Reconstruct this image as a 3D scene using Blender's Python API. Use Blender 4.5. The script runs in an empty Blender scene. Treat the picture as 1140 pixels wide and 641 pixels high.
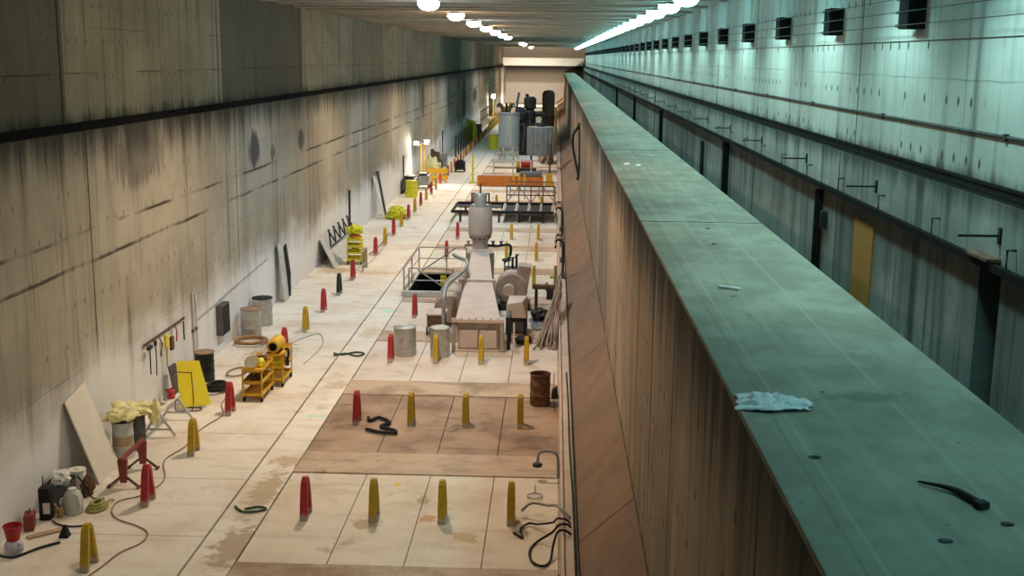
import bpy, bmesh, math, random
from mathutils import Vector, Matrix
random.seed(7)
SC = bpy.context.scene
COL = SC.collection
PI = math.pi

# ------------------------------------------------------------------ room dimensions (metres)
XL, XLU = -10.9, -11.4          # left wall, lower and upper faces
XR, XRU = 5.8, 6.08             # right wall, lower and upper faces
ZLEDGE, ZCEIL = 7.82, 11.74
Y0, Y1 = -14.0, 258.0
SHL, SHR, SHT = 1.66, 3.88, 6.62   # shield wall left face, right face, top

# ------------------------------------------------------------------ node helper
class NB:
    def __init__(s, name):
        s.m = bpy.data.materials.new(name); s.m.use_nodes = True
        s.nt = s.m.node_tree; s.nt.nodes.clear()
        s.out = s.nt.nodes.new('ShaderNodeOutputMaterial')
        s.bsdf = s.nt.nodes.new('ShaderNodeBsdfPrincipled')
        s.nt.links.new(s.bsdf.outputs[0], s.out.inputs[0])
    def node(s, t): return s.nt.nodes.new(t)
    def put(s, sock, v):
        if hasattr(v, 'is_output'): s.nt.links.new(v, sock)
        elif isinstance(v, tuple) and len(v) == 3 and sock.type == 'RGBA': sock.default_value = (*v, 1)
        else: sock.default_value = v
    def math(s, op, a, b=0.0, c=None, clamp=False):
        n = s.node('ShaderNodeMath'); n.operation = op; n.use_clamp = clamp
        s.put(n.inputs[0], a); s.put(n.inputs[1], b)
        if c is not None: s.put(n.inputs[2], c)
        return n.outputs[0]
    def mix(s, f, a, b, mode='MIX'):
        n = s.node('ShaderNodeMix'); n.data_type = 'RGBA'; n.blend_type = mode; n.clamp_factor = True
        s.put(n.inputs[0], f); s.put(n.inputs[6], a); s.put(n.inputs[7], b)
        return n.outputs[2]
    def pos(s):
        n = s.node('ShaderNodeNewGeometry'); q = s.node('ShaderNodeSeparateXYZ')
        s.nt.links.new(n.outputs['Position'], q.inputs[0]); return q.outputs
    def vec(s, x=0.0, y=0.0, z=0.0):
        n = s.node('ShaderNodeCombineXYZ')
        for i, v in enumerate((x, y, z)): s.put(n.inputs[i], v)
        return n.outputs[0]
    def mul(s, a, b): return s.math('MULTIPLY', a, b)
    def add(s, a, b): return s.math('ADD', a, b)
    def noise(s, v, scale=1.0, detail=4.0, rough=.55):
        n = s.node('ShaderNodeTexNoise'); s.put(n.inputs['Vector'], v)
        n.inputs['Scale'].default_value = scale; n.inputs['Detail'].default_value = detail
        n.inputs['Roughness'].default_value = rough; return n.outputs[0]
    def white(s, v):
        n = s.node('ShaderNodeTexWhiteNoise'); n.noise_dimensions = '3D'; s.put(n.inputs['Vector'], v); return n.outputs[0]
    def ramp(s, v, a, b, lo=0.0, hi=1.0, smooth=True):
        n = s.node('ShaderNodeMapRange'); n.clamp = True
        if smooth: n.interpolation_type = 'SMOOTHSTEP'
        s.put(n.inputs[0], v); n.inputs[1].default_value = a; n.inputs[2].default_value = b
        n.inputs[3].default_value = lo; n.inputs[4].default_value = hi
        return n.outputs[0]
    def line(s, v, at, w):          # 1 on a line of half width w around v == at
        return s.ramp(s.math('ABSOLUTE', s.math('SUBTRACT', v, at)), w, w * .4, smooth=False)
    def plines(s, v, period, off, w):
        f = s.math('FRACT', s.math('DIVIDE', s.math('SUBTRACT', v, off - period / 2), period))
        d = s.mul(s.math('ABSOLUTE', s.math('SUBTRACT', f, .5)), period)
        return s.ramp(d, w, w * .4, smooth=False)
    def cell(s, v, period, off): return s.math('FLOOR', s.math('DIVIDE', s.math('SUBTRACT', v, off), period))
    def bump(s, h, strength=.3, dist=.02):
        n = s.node('ShaderNodeBump'); n.inputs['Strength'].default_value = strength; n.inputs['Distance'].default_value = dist
        s.put(n.inputs['Height'], h); s.nt.links.new(n.outputs[0], s.bsdf.inputs['Normal'])
    def done(s, col, rough=.85, metal=0.0, spec=.3):
        s.put(s.bsdf.inputs['Base Color'], col); s.put(s.bsdf.inputs['Roughness'], rough)
        s.put(s.bsdf.inputs['Metallic'], metal); s.bsdf.inputs['Specular IOR Level'].default_value = spec
        return s.m

def plain(name, col, rough=.6, metal=0.0, wear=.35, dark=None, scale=6.0, spec=.35):
    b = NB(name); P = b.pos(); v = b.vec(*P)
    n1 = b.noise(v, scale, 5); n2 = b.noise(v, scale * .25, 3)
    d = dark or tuple(c * .45 for c in col)
    f = b.mul(b.ramp(b.add(n1, b.mul(n2, .6)), .55, 1.05), wear)
    b.bump(n1, .12, .01)
    return b.done(b.mix(f, col, d), b.ramp(n1, .3, .7, rough - .08, min(1, rough + .1)), metal, spec)

def concrete(name, base, dark, panel=12.8, poff=26.93, lines=(), ties=.45, grime_shade=(), paint_lit=None, pvar=.25, streak=.5, blobs=(), joint=.05, light=None, tones=None):
    b = NB(name); P = b.pos(); u, v = b.add(P[1], b.mul(P[0], .7)), P[2]
    u = P[1]
    st = b.noise(b.vec(b.mul(u, 1.6), b.mul(v, .10), 3.1), 1, 6, .62)
    st2 = b.noise(b.vec(b.mul(u, 5.5), b.mul(v, .22), 7.7), 1, 4, .6)
    bl = b.noise(b.vec(b.mul(u, .22), b.mul(v, .35), 1.3), 1, 6, .6)
    fi = b.noise(b.vec(b.mul(u, 5), b.mul(v, 5), .3), 1, 4)
    pn = b.white(b.vec(b.cell(u, panel, poff), 4.0, 2.0))
    if tones:
        rn = b.node('ShaderNodeValToRGB'); rn.color_ramp.interpolation = 'CONSTANT'; el = rn.color_ramp.elements
        f0 = (poff - panel); n_ = len(tones)
        for i, tv in enumerate(tones):
            e = el[i] if i < 2 else el.new(i / n_)
            e.position = i / n_; e.color = (tv, tv, tv, 1)
        b.put(rn.inputs[0], b.mul(b.add(u, -f0), 1 / (panel * n_))); pn = rn.outputs[0]
    bd = b.white(b.vec(b.cell(u, .62, 0), b.cell(v, 1.9, .3), 1.0))
    c = b.mix(b.mul(b.ramp(bl, .35, .7), .55), base, dark)
    if light: c = b.mix(b.mul(b.ramp(b.noise(b.vec(b.mul(u, .5), b.mul(v, .8), 9.2), 1, 6, .65), .5, .68), .5), c, light)
    c = b.mix(b.mul(b.ramp(st, .5, .72), streak), c, tuple(x * .35 for x in dark))
    c = b.mix(b.mul(b.ramp(st2, .52, .75), streak * .55), c, tuple(x * .5 for x in dark))
    c = b.mix(b.mul(bd, .22), c, dark)
    c = b.mix(b.mul(b.ramp(fi, .5, .75), .2), c, dark)
    c = b.mix(b.mul(pn if tones else b.ramp(pn, .3, .8), pvar), c, tuple(x * .4 for x in dark))
    wob = b.mul(b.math('SUBTRACT', b.noise(b.vec(b.mul(u, .6), b.mul(v, .6), 5.0), 1, 4), .5), .12)
    vw, uw = b.add(v, wob), b.add(u, b.mul(wob, .3))
    brk = b.noise(b.vec(b.mul(u, .35), v, 8.8), 1, 3)
    for z, w, s in lines:
        c = b.mix(b.mul(b.mul(b.line(vw, z, w), b.ramp(brk, .38, .62)), s), c, (.03, .025, .02))
    c = b.mix(b.mul(b.plines(uw, panel, poff, joint), .9), c, (.012, .012, .011))
    c = b.mix(b.mul(b.plines(uw, panel / 4, poff, joint * .5), b.mul(b.ramp(brk, .4, .6), .5)), c, (.04, .035, .03))
    if ties:
        k = b.ramp(b.white(b.vec(b.cell(u, .55, .2), b.cell(v, .85, .1), 6.0)), .45, .6)
        fx = b.mul(b.math('SUBTRACT', b.math('FRACT', b.math('DIVIDE', b.add(u, -.2), .55)), .5), .55)
        fz = b.mul(b.math('SUBTRACT', b.math('FRACT', b.math('DIVIDE', b.add(v, -.1), .85)), .5), .55)
        d = b.math('SQRT', b.add(b.mul(fx, fx), b.mul(fz, fz)))
        c = b.mix(b.mul(b.mul(b.ramp(d, .065, .03), k), ties), c, (.03, .03, .025))
    for z, h, s in grime_shade:            # stain bands, painted shade on the end wall: h > 0 climbs from z upwards, h < 0 runs down from z
        rag = b.add(b.mul(st, 1.3), b.mul(st2, .6))
        t = b.mul(b.math('SUBTRACT', v, z), 1 / h)
        f = b.mul(b.mul(b.ramp(b.math('SUBTRACT', rag, t), .15, 1.0), b.ramp(t, -.01, .0)), s)
        c = b.mix(f, c, (.02, .02, .017))
    for (y, z, ry, rz, s) in blobs:
        a = b.mul(b.math('SUBTRACT', u, y), 1 / ry); e = b.mul(b.math('SUBTRACT', v, z), 1 / rz)
        d = b.add(b.math('SQRT', b.add(b.mul(a, a), b.mul(e, e))), b.mul(b.math('SUBTRACT', st2, .5), 1.6))
        c = b.mix(b.mul(b.ramp(d, 1.0, .6), s), c, (.03, .032, .03))
    if paint_lit:
        pc, z, soft = paint_lit
        e = b.add(v, b.mul(b.math('SUBTRACT', b.add(b.mul(bl, 1.2), b.mul(st, .5)), .85), 2.2))
        c = b.mix(b.mul(b.ramp(e, z + soft, z - soft), .92), c, b.mix(b.mul(b.ramp(st, .5, .75), .3), pc, tuple(x * .6 for x in pc)))
    b.bump(b.add(fi, b.mul(st, .6)), .35, .02)
    return b.done(c, .88)

M = {}
def mats():
    M['wall_low'] = concrete('left_wall_concrete', (.47, .42, .33), (.25, .215, .165), lines=((5.5, .06, .95), (4.76, .06, .95), (2.35, .025, .5)), grime_shade=((ZLEDGE, -1.5, .9),),
        paint_lit=((.80, .785, .79), 2.15, .85), pvar=.62, tones=(.05, .05, .45, .1, .75, .3, .6, .05, .5, .9, .35, .0, .9, .95, .2, .6, .3, .7, .3, .5), blobs=((42.2, 6.2, .9, .75, .9), (50.1, 6.05, .8, .5, .8), (45, 5.9, .5, .35, .6), (30.5, 6.9, 2.2, .9, .55), (97, 6.2, 1.6, 1.6, .7), (141, 4.8, 4, 3.4, .95), (190, 4.3, 7, .7, .9), (133, 6.6, 2, 1.2, .6), (121, 5.6, 2., 2.6, .6), (160, 4.6, 5, 1.2, .9)), streak=.62)  # the largest far blob also paints in shade where lamps are out
    M['wall_up'] = concrete('left_upper_wall_concrete', (.41, .38, .275), (.19, .17, .125), grime_shade=((ZLEDGE, .6, 1.0),), pvar=.85, tones=(.85, .05, .9, .0, .45, .15, .35, .2, .6, .8, .05, .15, .85, .5, .2, .7, .3, .6, .3, .5), lines=((10.2, .02, .5), (9.1, .03, .6)), streak=.7, joint=.07)
    M['rwall_up'] = concrete('right_upper_wall_concrete', (.54, .56, .50), (.26, .28, .25), panel=12.4, poff=24.0, grime_shade=((ZLEDGE, .45, 1.0),), lines=((9.35, .02, .4),), pvar=.3, streak=.8, ties=.9)
    M['rwall_low'] = concrete('right_lower_wall_concrete', (.38, .40, .36), (.15, .17, .16), panel=12.4, poff=24.0, grime_shade=((ZLEDGE, -.5, .8), (6.9, -2.4, .55)), ties=False, pvar=.5, streak=1.0, light=(.60, .62, .56))
    M['shield'] = concrete('shield_wall_concrete', (.46, .36, .26), (.20, .16, .12), panel=6.5, poff=21.8, ties=True, pvar=.4, streak=.95, grime_shade=((SHT, -2.0, 1.0), (1.24, .3, .9)))
    M['end'] = concrete('end_wall_concrete', (.42, .38, .32), (.26, .23, .2), ties=False, paint_lit=((.62, .58, .54), 4.0, .5), grime_shade=((8.2, -4.4, 1.0),))  # paints in the lamplit lower wall and the shaded band above it
    # shield wall top
    b = NB('shield_top_concrete'); P = b.pos(); v = b.vec(b.mul(P[0], 1.0), b.mul(P[1], .8), 0)
    n1 = b.noise(v, 1.1, 7, .65); n2 = b.noise(b.vec(b.mul(P[0], 3), b.mul(P[1], .5), 2), 1, 5, .6); n3 = b.noise(v, 7, 4)
    c = b.mix(b.ramp(n1, .35, .65), (.225, .22, .165), (.325, .32, .25))
    c = b.mix(b.mul(b.ramp(n2, .5, .75), .5), c, (.16, .165, .135))
    c = b.mix(b.mul(b.ramp(n3, .55, .75), .25), c, (.2, .2, .17))
    wob = b.mul(b.math('SUBTRACT', b.noise(v, 1.8, 4), .5), .5)
    yw, xw = b.add(P[1], wob), b.add(P[0], b.mul(wob, .06))
    for x, w, s, cc in ((2.02, .022, .35, (.42, .42, .34)), (2.45, .06, .25, (.38, .38, .3)), (3.05, .03, .3, (.42, .42, .34)), (3.35, .02, .3, (.2, .2, .17)), (1.9, .02, .5, (.18, .18, .15))):
        c = b.mix(b.mul(b.line(xw, x, w), s), c, cc)
    for y, w, s in ((21.8, .075, 1.0), (39.2, .28, .55), (34.8, .03, .8), (47.8, .05, .8), (60.8, .06, .8), (73.8, .08, .8), (86.8, .08, .8)):  # the widest band is a shadow painted across the top
        c = b.mix(b.mul(b.line(yw, y, w), s), c, (.03, .032, .03))
    dots = b.mul(b.ramp(b.noise(v, 4.5, 2), .70, .76), .8)
    c = b.mix(dots, c, (.06, .065, .055))
    d = b.math('SQRT', b.add(b.math('POWER', b.mul(b.add(P[0], -2.9), 1 / .55), 2), b.math('POWER', b.mul(b.add(P[1], -10.3), 1 / .25), 2)))
    c = b.mix(b.mul(b.ramp(b.add(d, b.mul(n3, 1.2)), 1.6, .9), .6), c, (.1, .11, .09))
    b.bump(b.add(n3, n1), .25, .02); M['top'] = b.done(c, .8)
    # slope at the foot of the shield wall
    b = NB('slope_concrete'); P = b.pos()
    dg = b.add(P[1], b.mul(P[0], -1.2))
    n1 = b.noise(b.vec(b.mul(dg, .75), b.mul(P[0], 1.1), 0), 1, 4, .55); n2 = b.noise(b.vec(P[0], P[1], P[2]), 4, 5); n0 = b.noise(b.vec(b.mul(P[1], .12), 2, 0), 1, 2)
    c = b.mix(b.ramp(n1, .35, .7), (.27, .18, .12), (.21, .137, .09))
    c = b.mix(b.mul(b.ramp(n0, .5, .62), .6), c, (.17, .125, .095))
    c = b.mix(b.mul(b.ramp(n2, .5, .75), .35), c, (.14, .10, .07))
    c = b.mix(b.mul(b.plines(b.add(P[1], b.mul(n2, .1)), 13, 21.55, .04), .95), c, (.03, .025, .02))
    b.bump(n2, .25, .02); M['slope'] = b.done(c, .85)
    # floors
    def floorm(name, base, dirt, amt, extra=None, marks=()):
        b = NB(name); P = b.pos(); v = b.vec(P[0], P[1], P[2])
        n1 = b.noise(v, .55, 7, .65); n2 = b.noise(b.vec(b.mul(P[0], .5), b.mul(P[1], 2.0), 3), 1, 6, .6); n3 = b.noise(v, 5, 4); n4 = b.noise(b.vec(P[0], P[1], 6), .9, 6, .7)
        c = b.mix(b.mul(b.ramp(n1, .42, .72), amt), base, dirt)
        c = b.mix(b.mul(b.ramp(n2, .5, .72), amt * .6), c, tuple(x * .75 for x in dirt))
        c = b.mix(b.mul(b.ramp(n4, .58, .74), amt * .8), c, tuple(x * .5 for x in dirt))
        c = b.mix(b.mul(b.ramp(n3, .56, .8), amt * .4), c, tuple(x * .6 for x in dirt))
        if extra: c = b.mix(b.mul(b.ramp(b.noise(v, .35, 3), .52, .66), .5), c, extra)
        for (x, y, rx, ry, cc) in marks:
            a = b.mul(b.math('SUBTRACT', P[0], x), 1 / rx); e = b.mul(b.math('SUBTRACT', P[1], y), 1 / ry)
            d = b.add(b.math('SQRT', b.add(b.mul(a, a), b.mul(e, e))), b.mul(b.math('SUBTRACT', n3, .5), 2.2))
            c = b.mix(b.mul(b.ramp(d, 1.0, .5), .75), c, cc)
        b.bump(b.add(n3, n1), .2, .02)
        return b.done(c, .72, 0, .3)
    M['walk'] = floorm('white_painted_floor', (.82, .76, .67), (.60, .47, .34), .65, marks=((-6.35, 30.2, .3, .12, (.35, .8, .45)), (-6.2, 43.6, .45, .3, (.4, .8, .5)), (-5.85, 46.5, .3, .5, (.9, .5, .65)), (-9.2, 37, .9, 2.2, (.42, .32, .22)), (-6.35, 24.6, .4, 1.6, (.45, .33, .2)), (-6.2, 21.6, .5, 1.3, (.36, .25, .15)), (-6.2, 26.6, .6, .5, (.5, .37, .22)), (-6.3, 33.3, .5, .6, (.55, .42, .28)), (-6.4, 40, .4, 1.2, (.6, .48, .34)), (-9.9, 52, .9, 1.0, (.5, .38, .22)), (-8.0, 51.6, 1.0, .5, (.6, .45, .25))))
    M['strip'] = floorm('dirty_beam_floor', (.56, .43, .32), (.27, .175, .11), 1.0)
    M['slab_white'] = floorm('pale_slab_paint', (.76, .67, .56), (.55, .41, .28), .6, marks=((-3.45, 25.2, .12, .2, (.75, .5, .05)), (-2.55, 23.3, .25, .25, (.55, .28, .12)), (-3.8, 22.9, .4, .35, (.4, .28, .17)), (-2.75, 24.3, .2, .3, (.35, .25, .12)), (-1.7, 22.3, .3, .3, (.5, .36, .16))))
    M['slab_brown'] = floorm('dusty_brown_slab', (.40, .275, .19), (.17, .11, .07), 1.0, extra=(.52, .38, .27))
    M['slab_pink'] = floorm('pinkish_pale_slab', (.72, .63, .55), (.52, .41, .33), .6)
    M['slab_grey'] = floorm('grey_white_slab', (.70, .68, .62), (.5, .44, .36), .6)
    # curb
    M['curb'] = floorm('curb_paint', (.60, .50, .41), (.42, .32, .25), .7)
    # ceiling
    b = NB('ceiling_concrete'); P = b.pos()
    n1 = b.noise(b.vec(b.mul(P[0], .25), b.mul(P[1], 1.2), 0), 1, 6, .6); n2 = b.noise(b.vec(P[0], P[1], P[2]), .5, 5)
    c = b.mix(b.ramp(n1, .35, .7), (.52, .47, .40), (.38, .34, .29)); c = b.mix(b.mul(b.ramp(n2, .5, .7), .3), c, (.28, .25, .21))
    M['ceil'] = b.done(c, .9)
    # painted bails with worn grey feet
    def bailm(name, col):
        b = NB(name); P = b.pos(); v = b.vec(*P); n = b.noise(v, 9, 4); n2 = b.noise(v, 25, 3)
        c = b.mix(b.mul(b.ramp(n, .5, .75), .55), col, tuple(x * .45 for x in col))
        f = b.ramp(b.add(P[2], b.mul(b.math('SUBTRACT', n2, .5), .25)), .17, .08)
        c = b.mix(b.mul(f, .8), c, (.42, .38, .32))
        return b.done(c, .55, 0, .4)
    M['red'] = bailm('worn_red_paint', (.42, .025, .03)); M['yellow'] = bailm('worn_yellow_paint', (.52, .33, .02)); M['blackpaint'] = bailm('worn_black_paint', (.02, .02, .022))
    S = plain
    M['steel'] = S('galvanised_steel', (.52, .51, .48), .45, .55); M['bare'] = S('grey_steel', (.38, .38, .38), .5, .5)
    M['dark'] = S('dark_metal', (.03, .03, .032), .5, .3); M['black'] = S('black_rubber', (.014, .014, .015), .7); M['blackdrum'] = S('black_drum_paint', (.012, .012, .014), .4)
    M['rust'] = S('rusty_brown_paint', (.20, .10, .06), .75, .1, .7, (.06, .035, .025)); M['lidbrown'] = S('brown_dusty_lid', (.36, .23, .16), .8)
    M['tan'] = S('pinkish_tan_paint', (.60, .48, .42), .6, 0, .3, (.42, .31, .26), 2.); M['tanside'] = S('dusty_tan_metal', (.46, .36, .30), .6, .1, .5, (.22, .16, .13), 3.)
    M['cream'] = S('cream_board', (.78, .72, .62), .8, 0, .2, (.6, .52, .42), 3.); M['white'] = S('white_plastic', (.78, .76, .72), .55, 0, .25)
    M['brightyel'] = S('bright_yellow_sheet', (.78, .66, .02), .45, 0, .2, (.55, .42, .02)); M['cartyel'] = S('cart_yellow_paint', (.72, .42, .03), .5, 0, .35, (.36, .2, .03))
    M['bagyel'] = S('pale_yellow_plastic_bag', (.86, .80, .42), .35, 0, .2, (.7, .62, .3)); M['limeyel'] = S('lime_yellow_tarp', (.66, .66, .03), .6, 0, .3)
    M['grey'] = S('grey_paint', (.36, .37, .37), .6, 0, .3); M['greylight'] = S('light_grey_paint', (.56, .56, .54), .6, 0, .3); M['darkgrey'] = S('dark_grey_paint', (.1, .1, .105), .6)
    M['blue'] = S('pale_blue_tank_paint', (.32, .43, .52), .4, .2, .35, (.2, .28, .36), 2.); M['bluegrey'] = S('grey_ribbed_tank', (.27, .31, .34), .45, .3, .5, (.12, .14, .16), 2.)
    M['orange'] = S('orange_beam_paint', (.62, .20, .03), .55, 0, .5, (.3, .09, .03), 2.); M['redplain'] = S('red_paint', (.5, .03, .03), .5); M['darkred'] = S('dark_red_steel', (.28, .06, .05), .6, .1, .5)
    M['hose'] = S('brown_cord', (.30, .17, .13), .6); M['orhose'] = S('dull_orange_hose', (.42, .24, .12), .6); M['green'] = S('dark_green_rope', (.05, .10, .06), .8); M['olive'] = S('olive_hose', (.42, .40, .14), .6)
    M['cable'] = S('dusty_brown_cable', (.34, .27, .2), .8); M['tarp'] = S('blue_grey_tarp', (.22, .25, .28), .5, 0, .6, (.05, .055, .065), 3.); M['cloth'] = S('white_rag_cloth', (.86, .86, .86), .8, 0, .12)
    M['ply'] = S('ochre_plywood', (.40, .19, .035), .75, 0, .4, (.28, .16, .03), 2.5); M['slotdark'] = S('dark_recess', (.05, .045, .04), .9); M['pitdark'] = S('pit_darkness', (.006, .006, .006), .95, spec=.05); M['matte'] = S('matte_black_grime', (.014, .013, .012), .95, spec=.08); M['lens_grey'] = S('grey_glass_lens', (.4, .4, .34), .2)
    M['purple'] = S('white_lilac_jug', (.66, .6, .7), .4); M['wood'] = S('raw_timber', (.5, .36, .22), .8)
    for nm, col, st in (('bulb_cool', (.76, .90, 1.0), 55.), ('bulb_warm', (1.0, .74, .48), 55.), ('bulb_cyan', (.30, .90, 1.0), 30.), ('bulb_work', (1.0, .95, .75), 60.)):
        m = bpy.data.materials.new(nm); m.use_nodes = True; nt = m.node_tree; nt.nodes.clear()
        e = nt.nodes.new('ShaderNodeEmission'); o = nt.nodes.new('ShaderNodeOutputMaterial')
        e.inputs[0].default_value = (*col, 1); e.inputs[1].default_value = st; nt.links.new(e.outputs[0], o.inputs[0]); M[nm] = m
mats()

# ------------------------------------------------------------------ mesh helper
class MB:
    def __init__(s): s.b = bmesh.new()
    def _tx(s, vs, m): 
        for v in vs: v.co = m @ v.co
        return s
    def box(s, c, d, rz=0, rx=0, ry=0):
        r = bmesh.ops.create_cube(s.b, size=1)
        m = Matrix.Translation(c) @ Matrix.Rotation(rz, 4, 'Z') @ Matrix.Rotation(ry, 4, 'Y') @ Matrix.Rotation(rx, 4, 'X') @ Matrix.Diagonal((*d, 1))
        return s._tx(r['verts'], m)
    def span(s, a, b): return s.box([(a[i] + b[i]) / 2 for i in range(3)], [abs(b[i] - a[i]) for i in range(3)])
    def lathe(s, prof, c=(0, 0, 0), n=24, axis='Z', rot=None):
        m = Matrix.Translation(c)
        if axis == 'X': m = m @ Matrix.Rotation(PI / 2, 4, 'Y')
        if axis == 'Y': m = m @ Matrix.Rotation(-PI / 2, 4, 'X')
        if rot: m = m @ rot
        rings = []
        for r, z in prof:
            if r < 1e-5: rings.append([s.b.verts.new(m @ Vector((0, 0, z)))])
            else: rings.append([s.b.verts.new(m @ Vector((r * math.cos(2 * PI * k / n), r * math.sin(2 * PI * k / n), z))) for k in range(n)])
        for A, B in zip(rings, rings[1:]):
            for k in range(n):
                k2 = (k + 1) % n
                q = [A[k % len(A)], A[k2 % len(A)], B[k2 % len(B)], B[k % len(B)]]
                u = []
                for x in q:
                    if x not in u: u.append(x)
                if len(u) > 2:
                    try: s.b.faces.new(u)
                    except ValueError: pass
        return s
    def tube(s, pts, r, n=8, closed=False, flat=None):
        pts = [Vector(p) for p in pts]; N = len(pts); rings = []
        up = Vector((0, 0, 1))
        for i, p in enumerate(pts):
            a = pts[i - 1] if (i or closed) else p; c = pts[(i + 1) % N] if (i < N - 1 or closed) else p
            t = (c - a)
            if t.length < 1e-9: t = Vector((0, 0, 1))
            t.normalize()
            ref = up if abs(t.z) < .95 else Vector((1, 0, 0))
            x = t.cross(ref).normalized(); y = x.cross(t).normalized()
            rr = r[i] if isinstance(r, (list, tuple)) else r
            rings.append([s.b.verts.new(p + (x * math.cos(2 * PI * k / n) + y * math.sin(2 * PI * k / n)) * rr) for k in range(n)])
        last = N if closed else N - 1
        for i in range(last):
            A, B = rings[i], rings[(i + 1) % N]
            for k in range(n): s.b.faces.new([A[k], A[(k + 1) % n], B[(k + 1) % n], B[k]])
        if not closed:
            s.b.faces.new(rings[0][::-1]); s.b.faces.new(rings[-1])
        return s
    def bar(s, p, q, w, h):          # rectangular bar from p to q: w sideways, h upwards
        p, q = Vector(p), Vector(q); t = (q - p).normalized()
        ref = Vector((0, 0, 1)) if abs(t.z) < .95 else Vector((0, 1, 0))
        x = t.cross(ref).normalized() * w / 2; y = x.cross(t).normalized() * h / 2
        A = [s.b.verts.new(p + i * x + j * y) for i, j in ((-1, -1), (1, -1), (1, 1), (-1, 1))]
        B = [s.b.verts.new(q + i * x + j * y) for i, j in ((-1, -1), (1, -1), (1, 1), (-1, 1))]
        for k in range(4): s.b.faces.new([A[k], A[(k + 1) % 4], B[(k + 1) % 4], B[k]])
        s.b.faces.new(A[::-1]); s.b.faces.new(B); return s
    def hexa(s, bot, top):           # solid between two loops of equal length
        A = [s.b.verts.new(p) for p in bot]; B = [s.b.verts.new(p) for p in top]; n = len(A)
        for k in range(n): s.b.faces.new([A[k], A[(k + 1) % n], B[(k + 1) % n], B[k]])
        s.b.faces.new(A[::-1]); s.b.faces.new(B); return s
    def sheet(s, a, b, c, d, t):     # slab of thickness t on quad a b c d
        a, b, c, d = map(Vector, (a, b, c, d)); nrm = (b - a).cross(d - a).normalized() * t
        return s.hexa([a, b, c, d], [p + nrm for p in (a, b, c, d)])
    def lump(s, c, d, seed=0, amp=.25, sub=3, flat=0.0, freq=2.5, rz=0):
        from mathutils import noise as mn
        r = bmesh.ops.create_icosphere(s.b, subdivisions=sub, radius=1)
        for v in r['verts']:
            k = 1 + amp * mn.noise(v.co * freq + Vector((seed * 3.7, 1.3 * seed, 0))) + amp * .5 * mn.noise(v.co * freq * 2.6 + Vector((seed, 0, 9)))
            v.co *= k
            if v.co.z < -flat and flat: v.co.z = -flat
        lo = min(v.co.z for v in r['verts'])
        m = Matrix.Translation(c) @ Matrix.Rotation(rz, 4, 'Z') @ Matrix.Diagonal((*d, 1)) @ Matrix.Translation((0, 0, -lo))
        return s._tx(r['verts'], m)
    def build(s, name, mat, parent=None, smooth=False, bevel=0.0):
        bmesh.ops.recalc_face_normals(s.b, faces=s.b.faces)
        me = bpy.data.meshes.new(name); s.b.to_mesh(me); s.b.free()
        me.materials.append(M[mat] if isinstance(mat, str) else mat)
        o = bpy.data.objects.new(name, me); COL.objects.link(o)
        if smooth:
            me.polygons.foreach_set('use_smooth', [True] * len(me.polygons))
            try: me.set_sharp_from_angle(angle=math.radians(40))
            except Exception: pass
        if bevel:
            m = o.modifiers.new('bevel', 'BEVEL'); m.width = bevel; m.segments = 2; m.limit_method = 'ANGLE'
        if parent: o.parent = parent
        return o

def tag(o, label, cat, group=None):
    o['label'] = label; o['category'] = cat
    if group: o['group'] = group
    return o
def thing(name, label, cat, loc=(0, 0, 0), rz=0, group=None):
    o = bpy.data.objects.new(name, None); o.empty_display_size = .2; COL.objects.link(o)
    o.location = loc; o.rotation_euler = (0, 0, rz); return tag(o, label, cat, group)
def dup(root, loc=None, label=None, group=None, rz=None, mat=None):
    r = root.copy(); COL.objects.link(r)
    if loc is not None: r.location = loc
    if rz is not None: r.rotation_euler = (0, 0, rz)
    if label: r['label'] = label
    if group: r['group'] = group
    for ch in list(root.children):
        c = ch.copy(); COL.objects.link(c); c.parent = r
        for g in list(ch.children):
            d = g.copy(); COL.objects.link(d); d.parent = c
    return r
def struct(o): o['kind'] = 'structure'; return o
def smoothpath(pts, k=6):            # Catmull-Rom
    P = [Vector(p) for p in pts]; out = []
    for i in range(len(P) - 1):
        p0, p1, p2, p3 = P[max(i - 1, 0)], P[i], P[i + 1], P[min(i + 2, len(P) - 1)]
        for j in range(k):
            t = j / k
            out.append(.5 * ((2 * p1) + (p2 - p0) * t + (2 * p0 - 5 * p1 + 4 * p2 - p3) * t * t + (3 * p1 - p0 - 3 * p2 + p3) * t ** 3))
    out.append(P[-1]); return out
ORD = ['first', 'second', 'third', 'fourth', 'fifth', 'sixth', 'seventh', 'eighth', 'ninth', 'tenth', 'eleventh', 'twelfth', 'thirteenth', 'fourteenth', 'fifteenth', 'sixteenth', 'seventeenth', 'eighteenth', 'nineteenth', 'twentieth', 'twenty-first', 'twenty-second', 'twenty-third', 'twenty-fourth', 'twenty-fifth', 'twenty-sixth', 'twenty-seventh', 'twenty-eighth', 'twenty-ninth', 'thirtieth', 'thirty-first', 'thirty-second', 'thirty-third', 'thirty-fourth', 'thirty-fifth', 'thirty-sixth', 'thirty-seventh', 'thirty-eighth', 'thirty-ninth', 'fortieth']

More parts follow.
